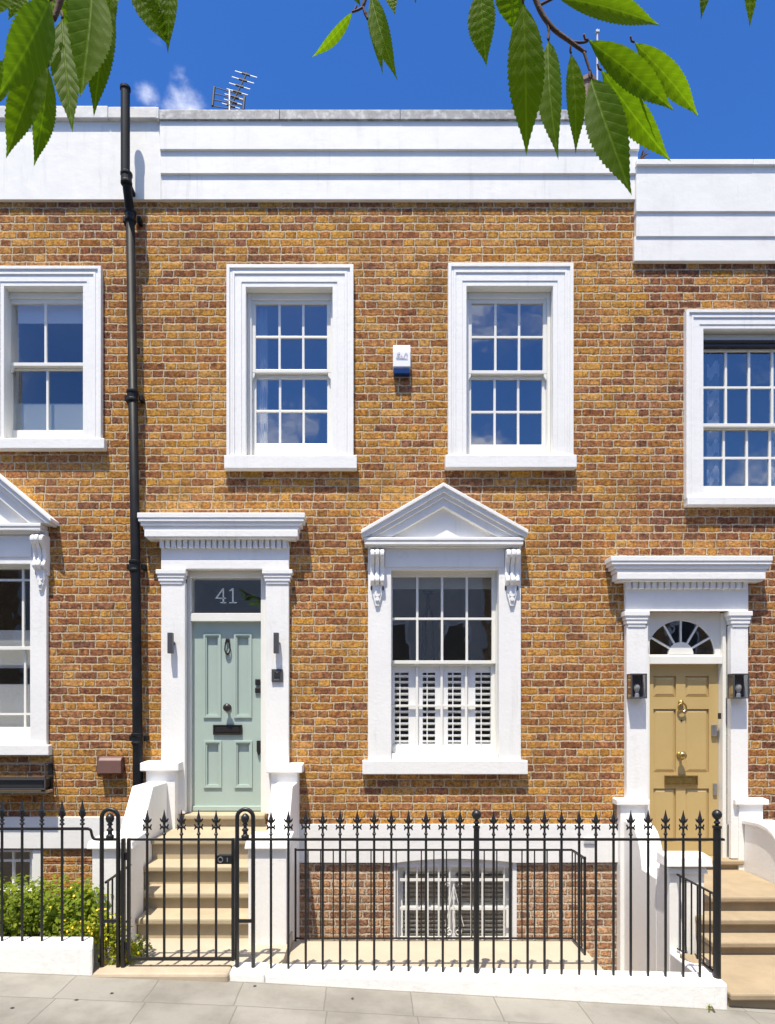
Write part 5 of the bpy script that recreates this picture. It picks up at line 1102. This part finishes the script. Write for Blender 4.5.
# right spray
tw1 = [limb[-1], cam_pt(520, -60, d0), cam_pt(536, 0, d0), cam_pt(551, 26, d0), cam_pt(571, 42, d0), cam_pt(586, 53, d0)]
spray([limb, tw1, [cam_pt(547, 22, d0), cam_pt(549, 32, d0), cam_pt(548.5, 40, d0)], [cam_pt(571, 42, d0), cam_pt(582, 42.5, d0), cam_pt(588, 41, d0)], [cam_pt(584, 52, d0), cam_pt(589, 68, d0), cam_pt(592, 77, d0)], [cam_pt(540, 5, d0), cam_pt(550, 0, d0), cam_pt(558, -4, d0)], [limb[-1], cam_pt(640, -120, .66), cam_pt(735, -50, .68)]],
      [(.022, .008), (.0034, .0015), (.0013, .001), (.0013, .001), (.0014, .001), (.0014, .001), (.005, .0012)],
      [(481, -14, 486, 65, 31, .60, .01, 15), (523, 2, 527, 153, 40, .57, .03, -8), (511, -42, 513, 32, 36, .63, .02, 10), (548.5, 40, 555, 154, 27, .62, -.01, 20), (571, 53, 577, 152, 23, .63, .02, -25),
       (591, 78, 629, 190, 40, .59, -.02, 5), (588, 40, 672, 112, 39, .60, .03, -18), (601, 70, 671, 162, 36, .64, .02, 12), (634, 42, 701, 116, 32, .66, .03, -14), (556, -3, 662, 24, 34, .60, .02, -22),
       (716, -34, 700, 18, 14, .66, .01, 30), (747, -40, 748.5, 30, 15, .66, .01, -30)], ex(limb[2], limb[4], 6) + ex((.2, -6.5, 2.98), (.36, -6.5, 2.92), 3), 5)
# middle spray
tw2 = [limb[3], cam_pt(372, -60, .66), cam_pt(366, -8, .66), cam_pt(363, 7, .66)]
spray([tw2, [cam_pt(363, 7, .66), cam_pt(358, 10, .66), cam_pt(352, 12, .66)], [cam_pt(363, 7, .66), cam_pt(365, 14, .66), cam_pt(368, 19, .66)]], [(.005, .0014), (.0013, .001), (.0013, .001)],
      [(353, 11.5, 313, 59, 17, .66, .01, -35), (371, -6, 395, 77, 22, .65, -.01, 15), (367.5, 19, 383, 74, 13, .66, .01, -40), (352, -24, 361, 7, 12, .66, 0, 30), (386, -16, 395, 17, 14, .66, 0, -20), (414, -30, 415.5, 3, 11, .66, 0, 10)], ex(limb[2], limb[3], 3), 6)
# left spray, closest to the camera
tw3 = [limb[2], Vector((-.45, -6.75, 2.95)), cam_pt(75, -90, .58), cam_pt(62, -10, .58), cam_pt(54, 20, .58)]
spray([tw3, [cam_pt(68, -40, .58), cam_pt(110, -35, .58), cam_pt(150, -45, .58)], [cam_pt(62, -10, .58), cam_pt(30, -25, .58), cam_pt(5, -40, .58)]], [(.008, .0018), (.003, .0012), (.003, .0012)],
      [(50, 0, -2, 97, 46, .55, -.02, -15), (47, 50, 7, 160, 38, .59, .02, 20), (48, 66, 35, 166, 25, .61, .01, -20), (62, 18, 74, 138, 31, .57, -.01, 8), (92, -24, 81, 95, 44, .54, -.02, -10), (112, -2, 94, 117, 32, .60, .03, 22),
       (128, -18, 169, 48, 31, .58, .02, -24), (174, -34, 167.5, 53, 20, .59, .01, 24), (152, -26, 153, 28, 14, .60, 0, -30), (30, -14, 8, 20, 20, .62, 0, 30), (78, -34, 68, 18, 22, .62, 0, 15), (0, -30, -12, 20, 34, .58, 0, 0), (14, -30, 10, 14, 30, .6, 0, 20), (4, 60, -10, 110, 24, .62, 0, 0), (36, -40, 44, 6, 30, .64, 0, -20), (118, -40, 112, 14, 26, .63, 0, 16), (75, -28, 65, 44, 26, .66, .01, -12), (100, -36, 113, 34, 30, .64, .01, 18), (58, -26, 49, 32, 26, .67, 0, 22), (26, 20, 15, 84, 28, .65, .01, 12), (134, -40, 139, 12, 22, .62, 0, -16)], ex(limb[1], limb[2], 5), 7)
# a few boughs higher up
for k, (a, b) in enumerate((((-2.0, -8.3, 4.1), (-2.9, -7.6, 4.7)), ((-2.0, -8.3, 4.0), (-1.2, -8.9, 4.8)), ((-2.2, -8.35, 3.3), (-3.2, -9.0, 4.1)))):
    spray([[Vector(a), (Vector(a) + Vector(b)) / 2 + Vector((0, 0, .15)), Vector(b)]], [(.06, .01)], [], ex((Vector(a) + Vector(b)) / 2, b, 14), 20 + k)
